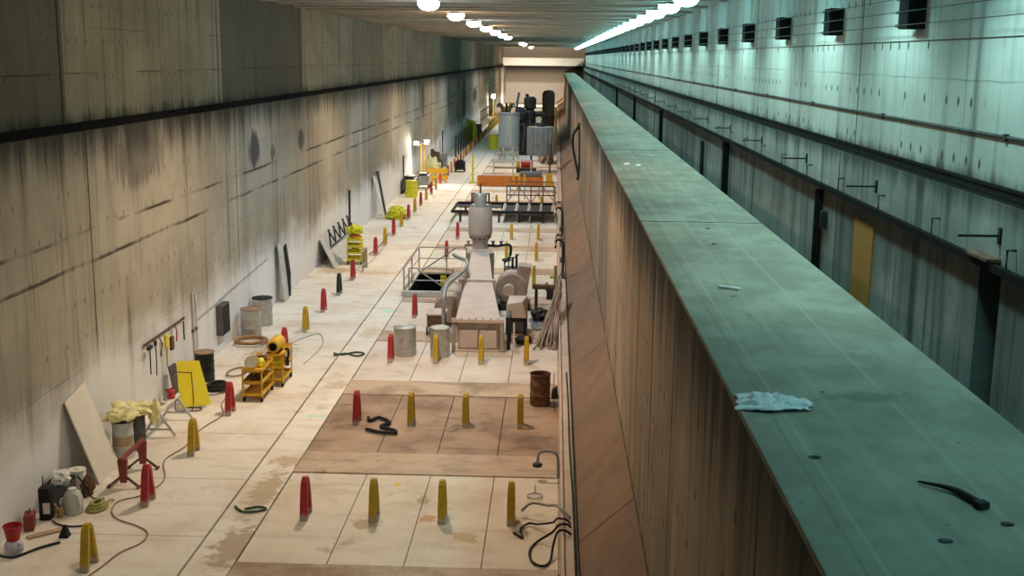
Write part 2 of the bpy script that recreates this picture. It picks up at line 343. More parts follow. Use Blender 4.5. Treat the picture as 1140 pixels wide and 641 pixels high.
# ------------------------------------------------------------------ the hall
def hall():
    FB = -.5                                        # level under the cover blocks
    # floor shell: bed under the blocks, with the open pit cut out, and the fixed strips between the cells
    PX0, PX1, PY0, PY1 = -6.0, -2.77, 46.85, 51.85
    m = MB()
    m.span((XL - .2, Y0, FB - .3), (PX0, Y1, FB)); m.span((PX1, Y0, FB - .3), (.26, Y1, FB))
    m.span((PX0, Y0, FB - .3), (PX1, PY0, FB)); m.span((PX0, PY1, FB - .3), (PX1, Y1, FB))
    m.build('floor', 'slab_grey')['kind'] = 'structure'
    m = MB()
    m.span((PX0 - .25, PY0 - .25, -5.2), (PX1 + .25, PY1 + .25, -5)); m.span((PX0, PY0 + .1, -5), (PX0 + .05, PY1, -.06)); m.span((PX1 - .05, PY0 + .1, -5), (PX1, PY1, -.06)); m.span((PX0, PY1 - .05, -5), (PX1, PY1, -.06)); m.span((PX0, PY0, -5), (PX1, PY0 + .05, -.06))
    m.span((PX0 - .2, PY0 - .2, -5), (PX1 + .2, PY0, FB - .3)); m.span((PX0 - .2, PY1, -5), (PX1 + .2, PY1 + .2, FB - .3))
    struct(m.build('trim_1', 'pitdark'))  # near-black walls paint in the darkness of the pit
    m = MB(); m.span((-6.895, Y0, FB), (-6.02, 150, -.004)); struct(m.build('floor_strip', 'walk'))
    m = MB(); m.span((XL - .2, Y0, FB), (-6.94, 15.4, -.004)).span((XL - .2, 228.1, FB), (-6.94, Y1, -.004)).span((-6.93, 150, FB), (-6.02, Y1, -.004)).span((-6, 125.0, FB), (.26, Y1, -.004)).span((-6, Y0, FB), (.26, 12.8, -.004)); 
    struct(m.build('floor_end', 'walk'))
    for k in range(-1, 17):
        y = 20.85 + 6.5 * k
        struct(MB().span((-6.0, y - 1.48, FB), (.22, y - .02, .012)).build('floor_beam', 'strip', bevel=.015))
    # curb and slope at the foot of the shield wall, shield wall, its top skin
    struct(MB().span((.225, 20.7, FB), (.255, 126, -.004)).build('floor_edge', 'strip'))
    struct(MB().span((.26, Y0, FB), (.62, Y1, .30)).build('trim_2', 'curb', bevel=.02))
    m = MB()
    for a, b_ in ((Y0, Y1),):
        m.hexa([(.62, a, FB), (SHL + .01, a, FB), (SHL + .01, a, 1.25), (.62, a, .30)], [(.62, b_, FB), (SHL + .01, b_, FB), (SHL + .01, b_, 1.25), (.62, b_, .30)])
    struct(m.build('wall_foot', 'slope'))
    struct(MB().span((SHL, Y0, FB), (SHR, Y1 - 1, SHT - .06)).build('wall_center', 'shield'))
    struct(MB().span((SHL - .012, Y0, SHT - .06), (SHR + .012, Y1 - 1, SHT)).build('wall_center_top', 'top', bevel=.012))
    # right corridor floor
    struct(MB().span((SHR, Y0, FB - .3), (XR + .4, Y1, FB + .5)).build('floor_right', 'slab_grey'))
    # left wall
    struct(MB().span((XL - 1.2, Y0, FB - .3), (XL, Y1, ZLEDGE)).build('wall_left', 'wall_low'))
    struct(MB().span((XLU - 1.0, Y0, ZLEDGE), (XLU, Y1, ZCEIL + .4)).build('wall_left_upper', 'wall_up'))
    struct(MB().span((XLU, Y0, ZLEDGE), (XL - .02, Y1, ZLEDGE + .015)).build('ledge_left', 'matte'))
    # right wall with its recesses cut as openings
    slots = [(15.05, 15.83, 0, 6.92)]
    m = MB(); y = Y0
    for a, b_, z0, z1 in slots:
        m.span((XR, y, FB - .3), (XR + 1.2, a, ZLEDGE)); m.span((XR, a, z1), (XR + 1.2, b_, ZLEDGE)); m.span((XR + .35, a, FB - .3), (XR + 1.2, b_, z1)); y = b_
    m.span((XR, y, FB - .3), (XR + 1.2, Y1, ZLEDGE))
    struct(m.build('wall_right', 'rwall_low'))
    for a, b_, z0, z1 in slots: struct(MB().span((XR + .33, a, 0), (XR + .36, b_, z1)).build('recess_shade', 'slotdark'))  # dark sheet at the back paints in the shade of the recess
    struct(MB().span((XRU, Y0, ZLEDGE), (XRU + 1.0, Y1, ZCEIL + .4)).build('wall_right_upper', 'rwall_up'))
    struct(MB().span((XR + .02, Y0, ZLEDGE), (XRU, Y1, ZLEDGE + .015)).build('ledge_right', 'matte'))
    for x, nm in ((XLU + .2, 'trim_4'), (XRU - .13, 'trim_5')):     # crane rails on the ledges
        struct(MB().span((x - .06, Y0, ZLEDGE + .015), (x + .06, Y1, ZLEDGE + .06)).span((x - .02, Y0, ZLEDGE + .06), (x + .02, Y1, ZLEDGE + .13)).span((x - .035, Y0, ZLEDGE + .13), (x + .035, Y1, ZLEDGE + .17)).build(nm, 'matte'))
    # ceiling with transverse beams
    m = MB(); m.span((XLU - .5, Y0, ZCEIL), (XRU + .5, Y1, ZCEIL + .4))
    y = Y0 + 1
    while y < Y1 - 1:
        m.span((XLU, y, ZCEIL - .1), (XRU, y + .6, ZCEIL)); y += 2.8
    struct(m.build('ceiling', 'ceil'))
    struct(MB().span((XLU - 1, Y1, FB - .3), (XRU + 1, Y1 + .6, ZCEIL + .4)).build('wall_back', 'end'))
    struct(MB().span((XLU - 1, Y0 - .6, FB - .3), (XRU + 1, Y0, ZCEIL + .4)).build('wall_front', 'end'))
hall()

# ------------------------------------------------------------------ cover blocks with their lifting bails
def bail_mb():
    pts = [(-.24, 0), (-.16, .36), (-.10, .68), (-.075, .78), (-.03, .835), (.03, .835), (.075, .78), (.10, .68), (.16, .36), (.24, 0)]
    wid = [.08, .08, .075, .068, .06, .06, .068, .075, .08, .08]
    m = MB(); rings = []
    for i, (y, z) in enumerate(pts):
        a = pts[max(i - 1, 0)]; c = pts[min(i + 1, len(pts) - 1)]
        t = Vector((0, c[0] - a[0], c[1] - a[1])).normalized(); nrm = Vector((0, -t.z, t.y)) * .05; w = wid[i]
        p = Vector((0, y, z)); rings.append([m.b.verts.new(p + Vector((sx * w, 0, 0)) + sn * nrm) for sx, sn in ((-1, -1), (1, -1), (1, 1), (-1, 1))])
    for A, B in zip(rings, rings[1:]):
        for k in range(4): m.b.faces.new([A[k], A[(k + 1) % 4], B[(k + 1) % 4], B[k]])
    for v in rings[0] + rings[-1]: v.co.z = 0
    m.b.faces.new(rings[0][::-1]); m.b.faces.new(rings[-1])
    return m
BAIL = {}
for c in ('red', 'yellow', 'blackpaint'):
    o = bail_mb().build('lifting_bail', c, bevel=.012); BAIL[c] = o.data; bpy.data.objects.remove(o)
def bail(color, loc, lab, group):
    o = bpy.data.objects.new('lifting_bail', BAIL[color]); COL.objects.link(o); o.location = loc
    md = o.modifiers.new('bevel', 'BEVEL'); md.width = .012; md.segments = 2; md.limit_method = 'ANGLE'
    return tag(o, lab, 'post', group)
ROWS = ['row nearest the camera', 'dusty brown row', 'row behind the brown one', 'row beside the duct machine', 'row with the open pit', 'row behind the open pit', 'row before the black platform']
def cells():
    where = ['leftmost', 'second from left', 'third from left', 'rightmost']
    base = {}
    for k in range(0, 16):
        y0 = 20.85 + 6.5 * k; mt = ['slab_white', 'slab_brown', 'slab_pink', 'slab_pink', 'slab_grey'][min(k, 4)]
        if k in (6, 8, 9, 12): mt = 'slab_pink'
        for j in range(4):
            if k == 4 and j < 2: continue
            x0 = (-5.985, -4.235, -2.745, -1.255)[j]; wd = (1.735, 1.475, 1.475, 1.475)[j]
            if (mt, j) not in base:
                o = MB().span((0, 0, -.48), (wd, 4.96, -.004)).build('cover_block', mt, bevel=.012); base[(mt, j)] = o.data; bpy.data.objects.remove(o)
            rown = ROWS[k] if k < 7 else '%s row from the camera' % ORD[k]
            s = bpy.data.objects.new('cover_block', base[(mt, j)]); COL.objects.link(s); s.location = (x0, y0 + .02, 0)
            md = s.modifiers.new('bevel', 'BEVEL'); md.width = .012; md.segments = 2
            tag(s, '%s concrete cover block, %s in the %s' % ('brown dusty' if k == 1 else 'pale', where[j], rown), 'floor slab', 'concrete cover blocks of the cells')
            # bails hidden by the machines standing on their blocks are left out
            if k < 3 or (k == 3 and j == 0) or (k in (4, 5) and j in (3,)) or (k == 5 and j in (0, 2)) or (k == 6 and j != 1) or (k == 8 and j in (0, 1, 3)):
                c = 'red' if j == 0 else 'yellow'
                bail(c, (-5.13 + 1.452 * j, y0 + 2.37, 0), '%s inverted-U steel bail, %s on the %s' % (c, where[j], rown), 'lifting bails on the cell slabs')
    # walkway slabs along the left wall, one painted floor with open joints
    m = MB()
    for k in range(-1, 64):
        y0 = 18.76 + 3.27 * k
        if y0 > 226: break
        m.span((XL + .01, y0 + .01, -.48), (-6.95, y0 + 3.26, -.004))
        if k < 0: continue
        c = 'yellow' if k % 2 == 0 else 'red'
        if k == 8: c = 'blackpaint'
        cn = 'black' if c == 'blackpaint' else c
        if k < len(ORD): lab = '%s inverted-U steel bail of the left walkway row, %s from the camera' % (cn, ORD[k])
        else: lab = 'tiny far %s bail beyond the fortieth in the left walkway row' % cn
        bail(c, (XL + 2.20, y0 + 1.71, 0), lab, 'lifting bails of the left walkway row' if k < len(ORD) else 'farthest %s bails of the left row' % cn)
    struct(m.build('floor_walkway', 'walk', bevel=.008))
cells()

# ------------------------------------------------------------------ lamps
def lights():
    def lamp(name, label, cat, loc, bulbmat, col, power, group, spot=2.45, size=.25, tilt=0.0):
        t = thing(name, label, cat, loc, 0, group)
        MB().lathe([(0, 0), (.15, 0), (.16, -.03), (.15, -.11), (.12, -.13), (0, -.13)], n=16).build('housing', 'darkgrey', t, True)
        MB().lathe([(.14, -.09), (.34, -.13), (.44, -.18), (.45, -.18), (.35, -.12), (.15, -.07), (.14, -.09)], n=20).build('reflector', 'steel', t, True)
        MB().lathe([(0, -.10), (.20, -.11), (.36, -.18), (.40, -.30), (.30, -.43), (.14, -.49), (0, -.50)], n=16).build('bulb', bulbmat, t, True)
        L = bpy.data.lights.new('lamp_light', 'SPOT'); L.energy = power; L.color = col; L.spot_size = spot; L.spot_blend = .6; L.shadow_soft_size = size
        o = bpy.data.objects.new('lamp_light', L); COL.objects.link(o); o.parent = t; o.location = (0, 0, -.56); o.rotation_euler = (0, tilt, 0)
        return t
    vis = [0, 1, 2, 3, 4, 5, 6, 10, 11, 15]
    for k in [-2, -1] + vis:
        y = 43.4 + 11.8 * k
        cool = k % 2 == 0 and k >= 0
        n = k + 1
        lab = ('%s left-row ceiling lamp from the camera, glowing %s' % (ORD[vis.index(k)], 'bluish white' if cool else 'warm white')) if k >= 0 else '%s ceiling lamp of the left row near the camera, above the frame' % ORD[k + 2]
        lamp('ceiling_lamp', lab, 'lamp', (-4.65, y, ZCEIL), 'bulb_cool' if cool else 'bulb_warm', (.76, .89, 1.0) if cool else (1.0, .78, .58), LP * (.8 if cool else 1.25) * (.22 if k == -2 else 1), 'left row of ceiling lamps')
    for k in range(-6, 37):  # nearest three are unseen and added, dimmed, to light the near wall top
        y = 32.7 + 5.7 * k
        lab = ('%s cyan ceiling lamp of the right row, counted from the camera' % ORD[k]) if k >= 0 else ('unseen cyan ceiling lamp continuing the right row above the frame, %s overhead' % ORD[k + 6])
        lamp('ceiling_lamp', lab, 'lamp', (4.1, y, ZCEIL), 'bulb_cyan', (.58, .98, .93), RP * (.13 if k < -3 else 1), 'right row of cyan ceiling lamps', 2.2, .25, -.36)
LP, RP = 2700., 600.
lights()

# ------------------------------------------------------------------ drums
def drum(name, label, loc, r, h, mat, lid=None, group=None, lidmat=None, open_top=False, ribs=(.33, .66), band=None):
    t = thing(name, label, 'drum', loc, 0, group)
    p = [(0, 0), (r * .97, 0), (r, .015), (r * .985, .04)]
    for f in ribs:
        z = h * f; p += [(r * .975, z - .04), (r * 1.02, z - .012), (r * 1.02, z + .012), (r * .975, z + .04)]
    p += [(r * .975, h - .04), (r * .98, h - .02)]
    if open_top: p += [(r * .98, h), (r * .94, h), (r * .93, .06), (0, .06)]
    else: p += [(r * .97, h - .02), (0, h - .02)]
    MB().lathe(p, n=32).build('body', mat, t, True)
    MB().lathe([(r * .97, h - .03), (r * 1.03, h - .025), (r * 1.04, h), (r * 1.0, h + .012), (r * .95, h + .005), (r * .95, h - .02), (r * .97, h - .03)], n=32).build('rim_ring', lidmat or mat, t, True)
    if not open_top:
        MB().lathe([(0, h + .0), (r * .9, h + .0), (r * .94, h - .012), (r * .94, h - .03), (0, h - .03)], n=32).build('lid', lidmat or mat, t, True)
    if band: MB().lathe([(r * .985, h * band[0]), (r * 1.0, h * band[0]), (r * 1.0, h * band[1]), (r * .985, h * band[1])], n=32).build('painted_band', band[2], t, True)
    return t
drum('steel_drum', 'wide silver overpack drum beside the red bail in front of the pit', (-4.78, 37.06, 0), .37, .93, 'steel', group='silver overpack drums')
drum('steel_drum', 'narrower silver drum behind a yellow bail, against the tan duct machine', (-3.62, 36.95, 0), .325, .96, 'steel', group='silver overpack drums')
drum('steel_drum', 'rusty brown open drum on the slab near the shield wall', (-.28, 31.75, 0), .29, .90, 'rust', open_top=True)
drum('steel_drum', 'black drum with brown lid by the left wall behind the yellow sheet', (-10.35, 33.5, 0), .29, .88, 'blackdrum', lidmat='lidbrown')
drum('steel_drum', 'grey steel drum with a dusty brown lid beside the wall cabinet', (-10.4, 39.15, 0), .36, .98, 'steel', lidmat='lidbrown')
drum('steel_drum', 'silver drum with dark rim behind the brown-lidded drum', (-10.45, 40.95, 0), .36, 1.0, 'steel', lidmat='black')
drum('steel_drum', 'small grey drum with a yellowish band beside the leaning cream board', (-10.3, 26.65, 0), .25, .88, 'greylight', open_top=True, band=(.36, .66, 'wood'))
drum('steel_drum', 'dark grey drum partly under the pale yellow plastic bag', (-10.25, 27.35, 0), .25, .84, 'darkgrey', open_top=True)
m = MB()
m.lump((-10.33, 26.78, .93), (.36, .42, .26), 3, .55, 4, .35, 1.7); m.lump((-10.15, 27.3, .93), (.36, .32, .2), 8, .55, 4, .35, 1.7); m.lump((-9.80, 27.5, .55), (.15, .2, .28), 5, .5, 4, 0, 1.6)
tag(m.build('plastic_bag', 'bagyel', None, True), 'crumpled pale yellow plastic bag lying over the two small drums', 'bag')

# ------------------------------------------------------------------ things along the left wall, nearest first
tag(MB().sheet((-10.18, 24.74, 0.0), (-10.34, 26.28, 0.0), (-10.86, 25.85, 2.07), (-10.86, 24.72, 1.92), .035).build('leaning_board', 'cream', None, False, .006), 'big cream board leaning on the left wall beside the small drums', 'board')
t = thing('bucket', 'bright red bucket at the lower left corner by the wall', 'bucket', (-10.42, 21.05, .26))
MB().lathe([(0, 0), (.12, 0), (.17, .27), (.185, .28), (.185, .30), (.165, .30), (.112, .03), (0, .03)], n=24).build('body', 'redplain', t, True)
MB().tube([(.17 * math.cos(a), .17 * math.sin(a), .29 - .10 * abs(math.sin(a))) for a in [PI * i / 12 for i in range(13)]], .008, 6).build('handle', 'black', t, True)
t = thing('jug', 'lilac white plastic jug under the red bucket', 'jug', (-10.42, 21.05, 0))
MB().lathe([(0, 0), (.16, 0), (.18, .03), (.18, .17), (.15, .23), (.1, .255), (0, .255)], n=20).build('body', 'purple', t, True)
MB().tube([(.15, -.1, .1), (.24, -.12, .12), (.24, -.12, .2), (.12, -.08, .23)], .02, 6).build('handle', 'purple', t, True)
tag(MB().tube(smoothpath([(-10.7, 20.1, .5), (-10.55, 20.5, .2), (-10.3, 20.75, .03), (-10.0, 21.2, .03), (-9.7, 21.5, .03)]), .025, 6).build('black_hose', 'black', None, True), 'short black hose end beside the red bucket', 'hose')
t = thing('tool_case', 'small dull red case on the floor against the left wall', 'case', (-10.62, 22.2, 0), .3)
MB().box((0, 0, .17), (.2, .34, .34)).build('body', 'darkred', t, False, .02); MB().tube([(0, -.08, .34), (0, -.08, .4), (0, .08, .4), (0, .08, .34)], .012, 6).build('handle', 'black', t, True)
t = thing('portable_radio', 'tall black boxy device with short aerial by the left wall', 'device', (-10.5, 22.75, 0), .1)
MB().box((0, 0, .35), (.24, .26, .7)).build('body', 'black', t, False, .02); MB().tube([(-.06, .05, .7), (-.06, .05, .92)], .012, 6).build('aerial', 'black', t)
MB().box((.04, -.135, .27), (.14, .015, .24)).build('panel', 'white', t, False, .004)
tag(MB().bar((-10.45, 21.7, .02), (-9.9, 22.2, .02), .16, .04).build('wood_offcut', 'wood', None, False, .005), 'raw timber offcut lying in front of the dull red case', 'plank')
tag(MB().hexa([(-9.85, 21.75, 0), (-9.65, 21.75, 0), (-9.65, 21.95, 0), (-9.85, 21.95, 0)], [(-9.77, 21.83, .24), (-9.72, 21.83, .26), (-9.72, 21.88, .26), (-9.77, 21.88, .24)]).build('wedge', 'black', None, False, .01), 'small black wedge on the floor near the red bucket', 'wedge')
for x, y, r, h, mt, lab in ((-10.48, 23.02, .07, .3, 'lidbrown', 'small brown bottle between the black device and the white jug'), (-10.36, 23.2, .065, .33, 'white', 'small white bottle between the black device and the white jug'), (-10.26, 22.84, .06, .25, 'orhose', 'little orange bottle standing just left of the white jug')):
    t = thing('bottle', lab, 'bottle', (x, y, 0), 0, 'small bottles by the left wall')
    MB().lathe([(0, 0), (r, 0), (r, h * .65), (r * .4, h * .8), (r * .4, h * .95), (0, h * .95)], n=16).build('body', mt, t, True); MB().lathe([(0, h * .93), (r * .5, h * .93), (r * .5, h), (0, h)], n=12).build('cap', 'black', t, True)
t = thing('white_jug', 'translucent white jug with grey spots standing on the walkway', 'jug', (-10.08, 23.1, 0))
MB().lathe([(0, 0), (.19, 0), (.2, .04), (.2, .34), (.15, .46), (.08, .5), (0, .5)], n=24).build('body', 'greylight', t, True); MB().lathe([(0, .49), (.085, .49), (.085, .55), (0, .55)], n=16).build('cap', 'white', t, True)
MB().tube([(.1, -.12, .47), (.2, -.17, .42), (.22, -.17, .26), (.18, -.12, .22)], .02, 6).build('handle', 'white', t, True)
t = thing('cardboard_box', 'dark open box with white stuffing against the left wall', 'box', (-10.6, 23.72, 0), .05)
MB().span((-.22, -.3, 0), (.22, .3, .02)).span((-.22, -.3, 0), (-.2, .3, .5)).span((.2, -.3, 0), (.22, .3, .42)).span((-.22, -.3, 0), (.22, -.28, .42)).span((-.22, .28, 0), (.22, .3, .5)).build('carton', 'darkgrey', t)
MB().lump((0, 0, .3), (.2, .26, .18), 6, .5, 3).build('stuffing', 'white', t, True)
tag(MB().lump((-10.18, 24.1, 0), (.14, .15, .26), 12, .5, 3, .6).build('dark_bag', 'rust', None, True), 'dark brown lumpy bag beside the white canister', 'bag')
t = thing('canister', 'white round canister at the foot of the leaning board', 'canister', (-10.5, 24.38, 0))
MB().lathe([(0, 0), (.17, 0), (.18, .02), (.18, .44), (.17, .46), (0, .46)], n=24).build('body', 'white', t, True); MB().lathe([(0, .455), (.19, .455), (.19, .5), (.06, .5), (.05, .52), (0, .52)], n=24).build('lid', 'cream', t, True)
m = MB()
for i in range(3): m.tube([(-9.67 + (.19 - .04 * i) * math.cos(a), 23.35 + (.22 - .04 * i) * math.sin(a) * 1.2, .04 + .05 * i) for a in [2 * PI * j / 20 for j in range(20)]], .035, 6, True)
m.tube(smoothpath([(-9.52, 23.35, .1), (-9.5, 23.6, .1), (-9.48, 23.8, .03)]), .03, 6)
tag(m.build('hose_coil', 'olive', None, True), 'small olive hose coil on the walkway near the white jug', 'hose')
tag(MB().tube(smoothpath([(-10.3, 22.55, .03), (-10.1, 22.4, .02), (-9.8, 22.32, .02), (-9.5, 22.4, .02)]), .018, 6).build('power_lead', 'black', None, True), 'short black cord lying below the black device', 'cord')
tag(MB().tube(smoothpath([(-10.3, 23.9, .52), (-10.1, 23.85, .3), (-9.95, 23.8, .06), (-9.7, 23.85, .03)]), .018, 6).build('drooping_cord', 'black', None, True), 'black cord drooping from the dark box towards the olive coil', 'cord')
# steel work stands
def stand(name, label, mat, x, ya, yb, h, legmat, beam, group=None):
    t = thing(name, label, 'work stand', (x, (ya + yb) / 2, 0), 0, group); L = (yb - ya) / 2
    for s in (-1, 1):
        e = MB().hexa([(-.07, s * L - .04, .12), (.07, s * L - .04, .12), (.07, s * L + .04, .12), (-.07, s * L + .04, .12)], [(-.11, s * L - .05, h), (.11, s * L - .05, h), (.11, s * L + .05, h), (-.11, s * L + .05, h)]).build('post', mat, t, False, .008)
        for q in (-1, 1): MB().bar((q * .03, s * L, h * .42), (q * .34, s * L, .03), .05, .05).bar((q * .34, s * L - .08, .025), (q * .34, s * L + .08, .025), .06, .05).build('leg', legmat, e, False, .006)
    MB().bar((0, -L - .12, h + .03), (0, L + .12, h + .03), .10, .07).build('beam', beam, t, False, .008)
    return t
stand('work_stand', 'dark red steel work stand in front of the leaning cream board', 'darkred', -9.55, 24.6, 25.85, .66, 'rust', 'darkred')
t = thing('sawhorse', 'light grey A-frame sawhorse by the wall beyond the small drums', 'sawhorse', (-9.95, 28.9, 0))
for s in (-.72, .72):
    for q in (-1, 1): MB().bar((q * .02, s, .62), (q * .42, s, .03), .055, .06).build('leg', 'greylight', t, False, .006)
    MB().bar((-.3, s, .2), (.3, s, .2), .04, .05).build('brace', 'greylight', t, False, .005)
MB().bar((0, -.95, .64), (0, .95, .64), .09, .07).build('top_rail', 'cream', t, False, .008)
t = thing('valve', 'dark red valve handle resting on the light grey sawhorse', 'valve', (-10.0, 29.35, .675))
MB().lathe([(0, 0), (.1, 0), (.11, .05), (.07, .12), (.11, .2), (.05, .26), (0, .26)], n=16).build('body', 'redplain', t, True); MB().tube([(-.16, 0, .22), (-.02, 0, .24), (.14, 0, .34)], .022, 6).build('lever', 'darkred', t, True)
# yellow sheet on its hand truck
t = thing('yellow_sheet', 'bright yellow sheet leaning in a wire hand truck by the left wall', 'sheet', (-9.95, 30.9, 0))
MB().sheet((-.2, -.45, .06), (.56, -.05, .06), (.12, .42, 1.18), (-.46, .22, 1.2), .03).build('panel', 'brightyel', t, False, .006)
fr = [(-.25, -.62, .03), (.16, -.45, .03), (.12, -.30, .96), (.06, -.2, 1.0), (-.42, -.1, .98), (-.45, -.12, .9)]
MB().tube(smoothpath(fr, 4), .016, 6).tube([(-.25, -.62, .03), (-.46, -.15, .9)], .016, 6).build('wire_frame', 'rust', t, True)
MB().tube(smoothpath([(-.25, -.62, .03), (.3, -.55, .03), (.36, -.3, .03), (-.1, -.25, .03)], 4), .018, 6).build('foot_loop', 'rust', t, True)
tag(MB().sheet((-10.55, 31.3, 0), (-10.45, 31.8, 0), (-10.70, 31.8, .98), (-10.74, 31.35, .98), .05).build('dark_board', 'darkgrey', None, False, .01), 'narrow dark board standing behind the bright yellow sheet', 'board')
# hose coils on the walkway
def coil(name, label, mat, c, rx, ry, n, r, cat='hose', tail=None):
    m = MB(); P = []
    for j in range(n * 20 + 1):
        a = 2 * PI * j / 20; k = j / 20; P.append((c[0] + (rx + .03 * math.sin(k * 2.1)) * math.cos(a), c[1] + (ry + .05 * math.cos(k * 3.3)) * math.sin(a), r + r * 1.5 * k))
    if tail: P = smoothpath([P[0]] + tail, 6)[::-1] + P
    m.tube(P, r, 7); return tag(m.build(name, mat, None, True), label, cat)
coil('hose_coil', 'thick black hose coil on the floor beside the yellow sheet', 'black', (-9.66, 32.35, 0), .27, .36, 3, .045)
coil('hose_coil', 'thin brown hose loop on the floor before the yellow carts', 'hose', (-9.6, 34.3, 0), .26, .55, 1, .026)
coil('hose_coil', 'dull orange hose coil at the foot of the brown-lidded drum', 'orhose', (-10.15, 38.15, 0), .52, .55, 2, .04)
cordp = [(-9.2, 31.75), (-9.15, 31.0), (-8.85, 30.1), (-9.0, 29.2), (-9.1, 28.3), (-9.05, 27.4), (-9.22, 26.6), (-9.15, 26.1), (-8.85, 25.3), (-8.8, 24.75), (-9.0, 24.1), (-9.35, 23.75), (-9.3, 23.2), (-9.0, 22.75), (-8.5, 22.45), (-8.15, 22.1), (-8.1, 21.6), (-8.35, 21.1), (-8.45, 20.5), (-8.6, 19.8), (-8.7, 19.0)]
tag(MB().tube(smoothpath([(x, y, .02) for x, y in cordp], 6), .014, 6).build('power_lead', 'hose', None, True), 'long brown cord snaking down the walkway past the nearest bails', 'cord')
tag(MB().tube(smoothpath([(-8.5, 34.6, .02), (-8.9, 37.5, .02), (-8.2, 39.6, .02), (-7.7, 38.0, .02), (-7.8, 35.5, .02)], 6), .02, 6).build('power_lead', 'greylight', None, True), 'pale cord looping on the floor behind the yellow carts', 'cord')
# tools on a wall rail
t = thing('tool_rail', 'dark wall rail for hanging tools above the yellow sheet', 'rail', (XL, 31.6, 1.95))
MB().bar((.05, -1.75, 0), (.05, 1.75, .0), .03, .05).build('rail', 'rust', t)
for i in range(8): MB().tube([(.0, -1.6 + .45 * i, 0), (.1, -1.6 + .45 * i, -.02), (.12, -1.6 + .45 * i, .03)], .01, 5).build('hook', 'dark', t, True)
def tool(label, y, mat, pts, r, cat='tool', nm='hanging_tool', head=None):
    r *= .6
    t = thing(nm, label, cat, (XL + .165, y, 1.93)); MB().tube([Vector(p) for p in pts], r, 6).build('shaft', mat, t, True)
    if head: MB().box(head[0], head[1]).build('head', head[2], t, False, .01)
tool('black hammer hanging nearest the camera on the tool rail', 30.0, 'dark', [(0, 0, 0), (0, 0, -.8)], .028, head=((0, .0, -.06), (.08, .3, .1), 'dark'))
tool('long dark wrench hanging second on the tool rail', 30.45, 'dark', [(0, 0, 0), (0, .03, -.45), (0, 0, -.95)], .025, head=((0, .0, -.05), (.05, .15, .14), 'dark'))
tool('short black clamp hanging third on the tool rail', 30.9, 'black', [(0, -.1, 0), (0, .1, -.2), (0, -.06, -.5)], .03)
tool('yellow strap bundle hanging mid-way on the tool rail', 31.35, 'cartyel', [(0, -.06, 0), (0, .03, -.4), (0, 0, -.95)], .035, head=((0, .0, -.2), (.07, .24, .36), 'brightyel'))
tool('brown leather pouch hanging beside the yellow strap bundle', 31.8, 'rust', [(0, 0, 0), (0, 0, -.2)], .02, head=((0, 0, -.38), (.08, .2, .38), 'rust'))
tool('red pliers hanging on the tool rail', 32.25, 'redplain', [(0, -.05, 0), (0, .02, -.2), (0, -.05, -.42)], .035)
tool('small black rod hanging farthest on the tool rail', 32.9, 'black', [(0, 0, 0), (0, 0, -.55)], .035)
# wall cabinet, conduits
t = thing('wall_cabinet', 'narrow dark grey cabinet on the left wall above the brown-lidded drum', 'cabinet', (XL, 37.1, .58))
MB().span((0, -.42, 0), (.22, .42, 1.0)).build('body', 'darkgrey', t, False, .015); MB().span((.22, -.38, .04), (.235, .38, .96)).build('door', 'black', t, False, .006)
MB().tube(smoothpath([(.12, .42, .5), (.2, .55, .3), (.2, .52, -.05), (.14, .35, -.06), (.12, .3, .0)]), .02, 6).build('cable_loop', 'white', t, True)
t = thing('wall_conduit', 'pale vertical conduit on the left wall behind the black drum', 'pipe', (XL, 34.3, 0))
MB().tube([(.04, -.1, .3), (.04, -.1, 2.5)], .03, 8).build('pipe', 'greylight', t, True); MB().tube([(.04, .25, .3), (.04, .25, 2.4)], .03, 8).build('pipe', 'white', t, True)
MB().box((.03, .07, 1.35), (.06, .5, .08)).build('bracket', 'rust', t)
tag(MB().tube([(XL + .03, 34.5, 1.6), (XL + .03, 36.6, 1.66), (XL + .03, 38.2, 1.75), (XL + .03, 43.5, 1.95)], .022, 6).build('wall_cable', 'grey', None, True), 'thin grey cable run along the left wall past the dark cabinet', 'cable')
for y, rr in ((61.5, .05), (84, .05), (113.5, .06)):
    tag(MB().tube([(XL + .06, y, .0), (XL + .06, y, 2.6)], rr, 8).build('standing_pipe', 'dark', None, True), {61.5: 'thin dark pipe on the left wall beyond the black zigzag gate', 84: 'thin dark pipe on the left wall beside the bright work light', 113.5: 'thin dark pipe on the left wall by the dark barrier fence'}[y], 'pipe')
# ragged-edged tall panel by the wall
t = thing('tall_panel', 'tall pale panel with ragged dark edge upright against the left wall', 'panel', (-10.68, 45.3, 0))
MB().sheet((.1, -.5, .02), (.1, .45, .02), (-.1, .5, 2.3), (-.1, -.55, 2.36), .05).build('board', 'greylight', t, False, .008)
MB().hexa([(.14, .28, .1), (.14, .5, .1), (.12, .62, 1.0), (.0, .5, 2.2), (-.02, .22, 2.1), (.09, .3, 1.1)], [(.18, .28, .1), (.18, .5, .1), (.16, .62, 1.0), (.04, .5, 2.2), (.02, .22, 2.1), (.13, .3, 1.1)]).build('torn_edge', 'black', t)
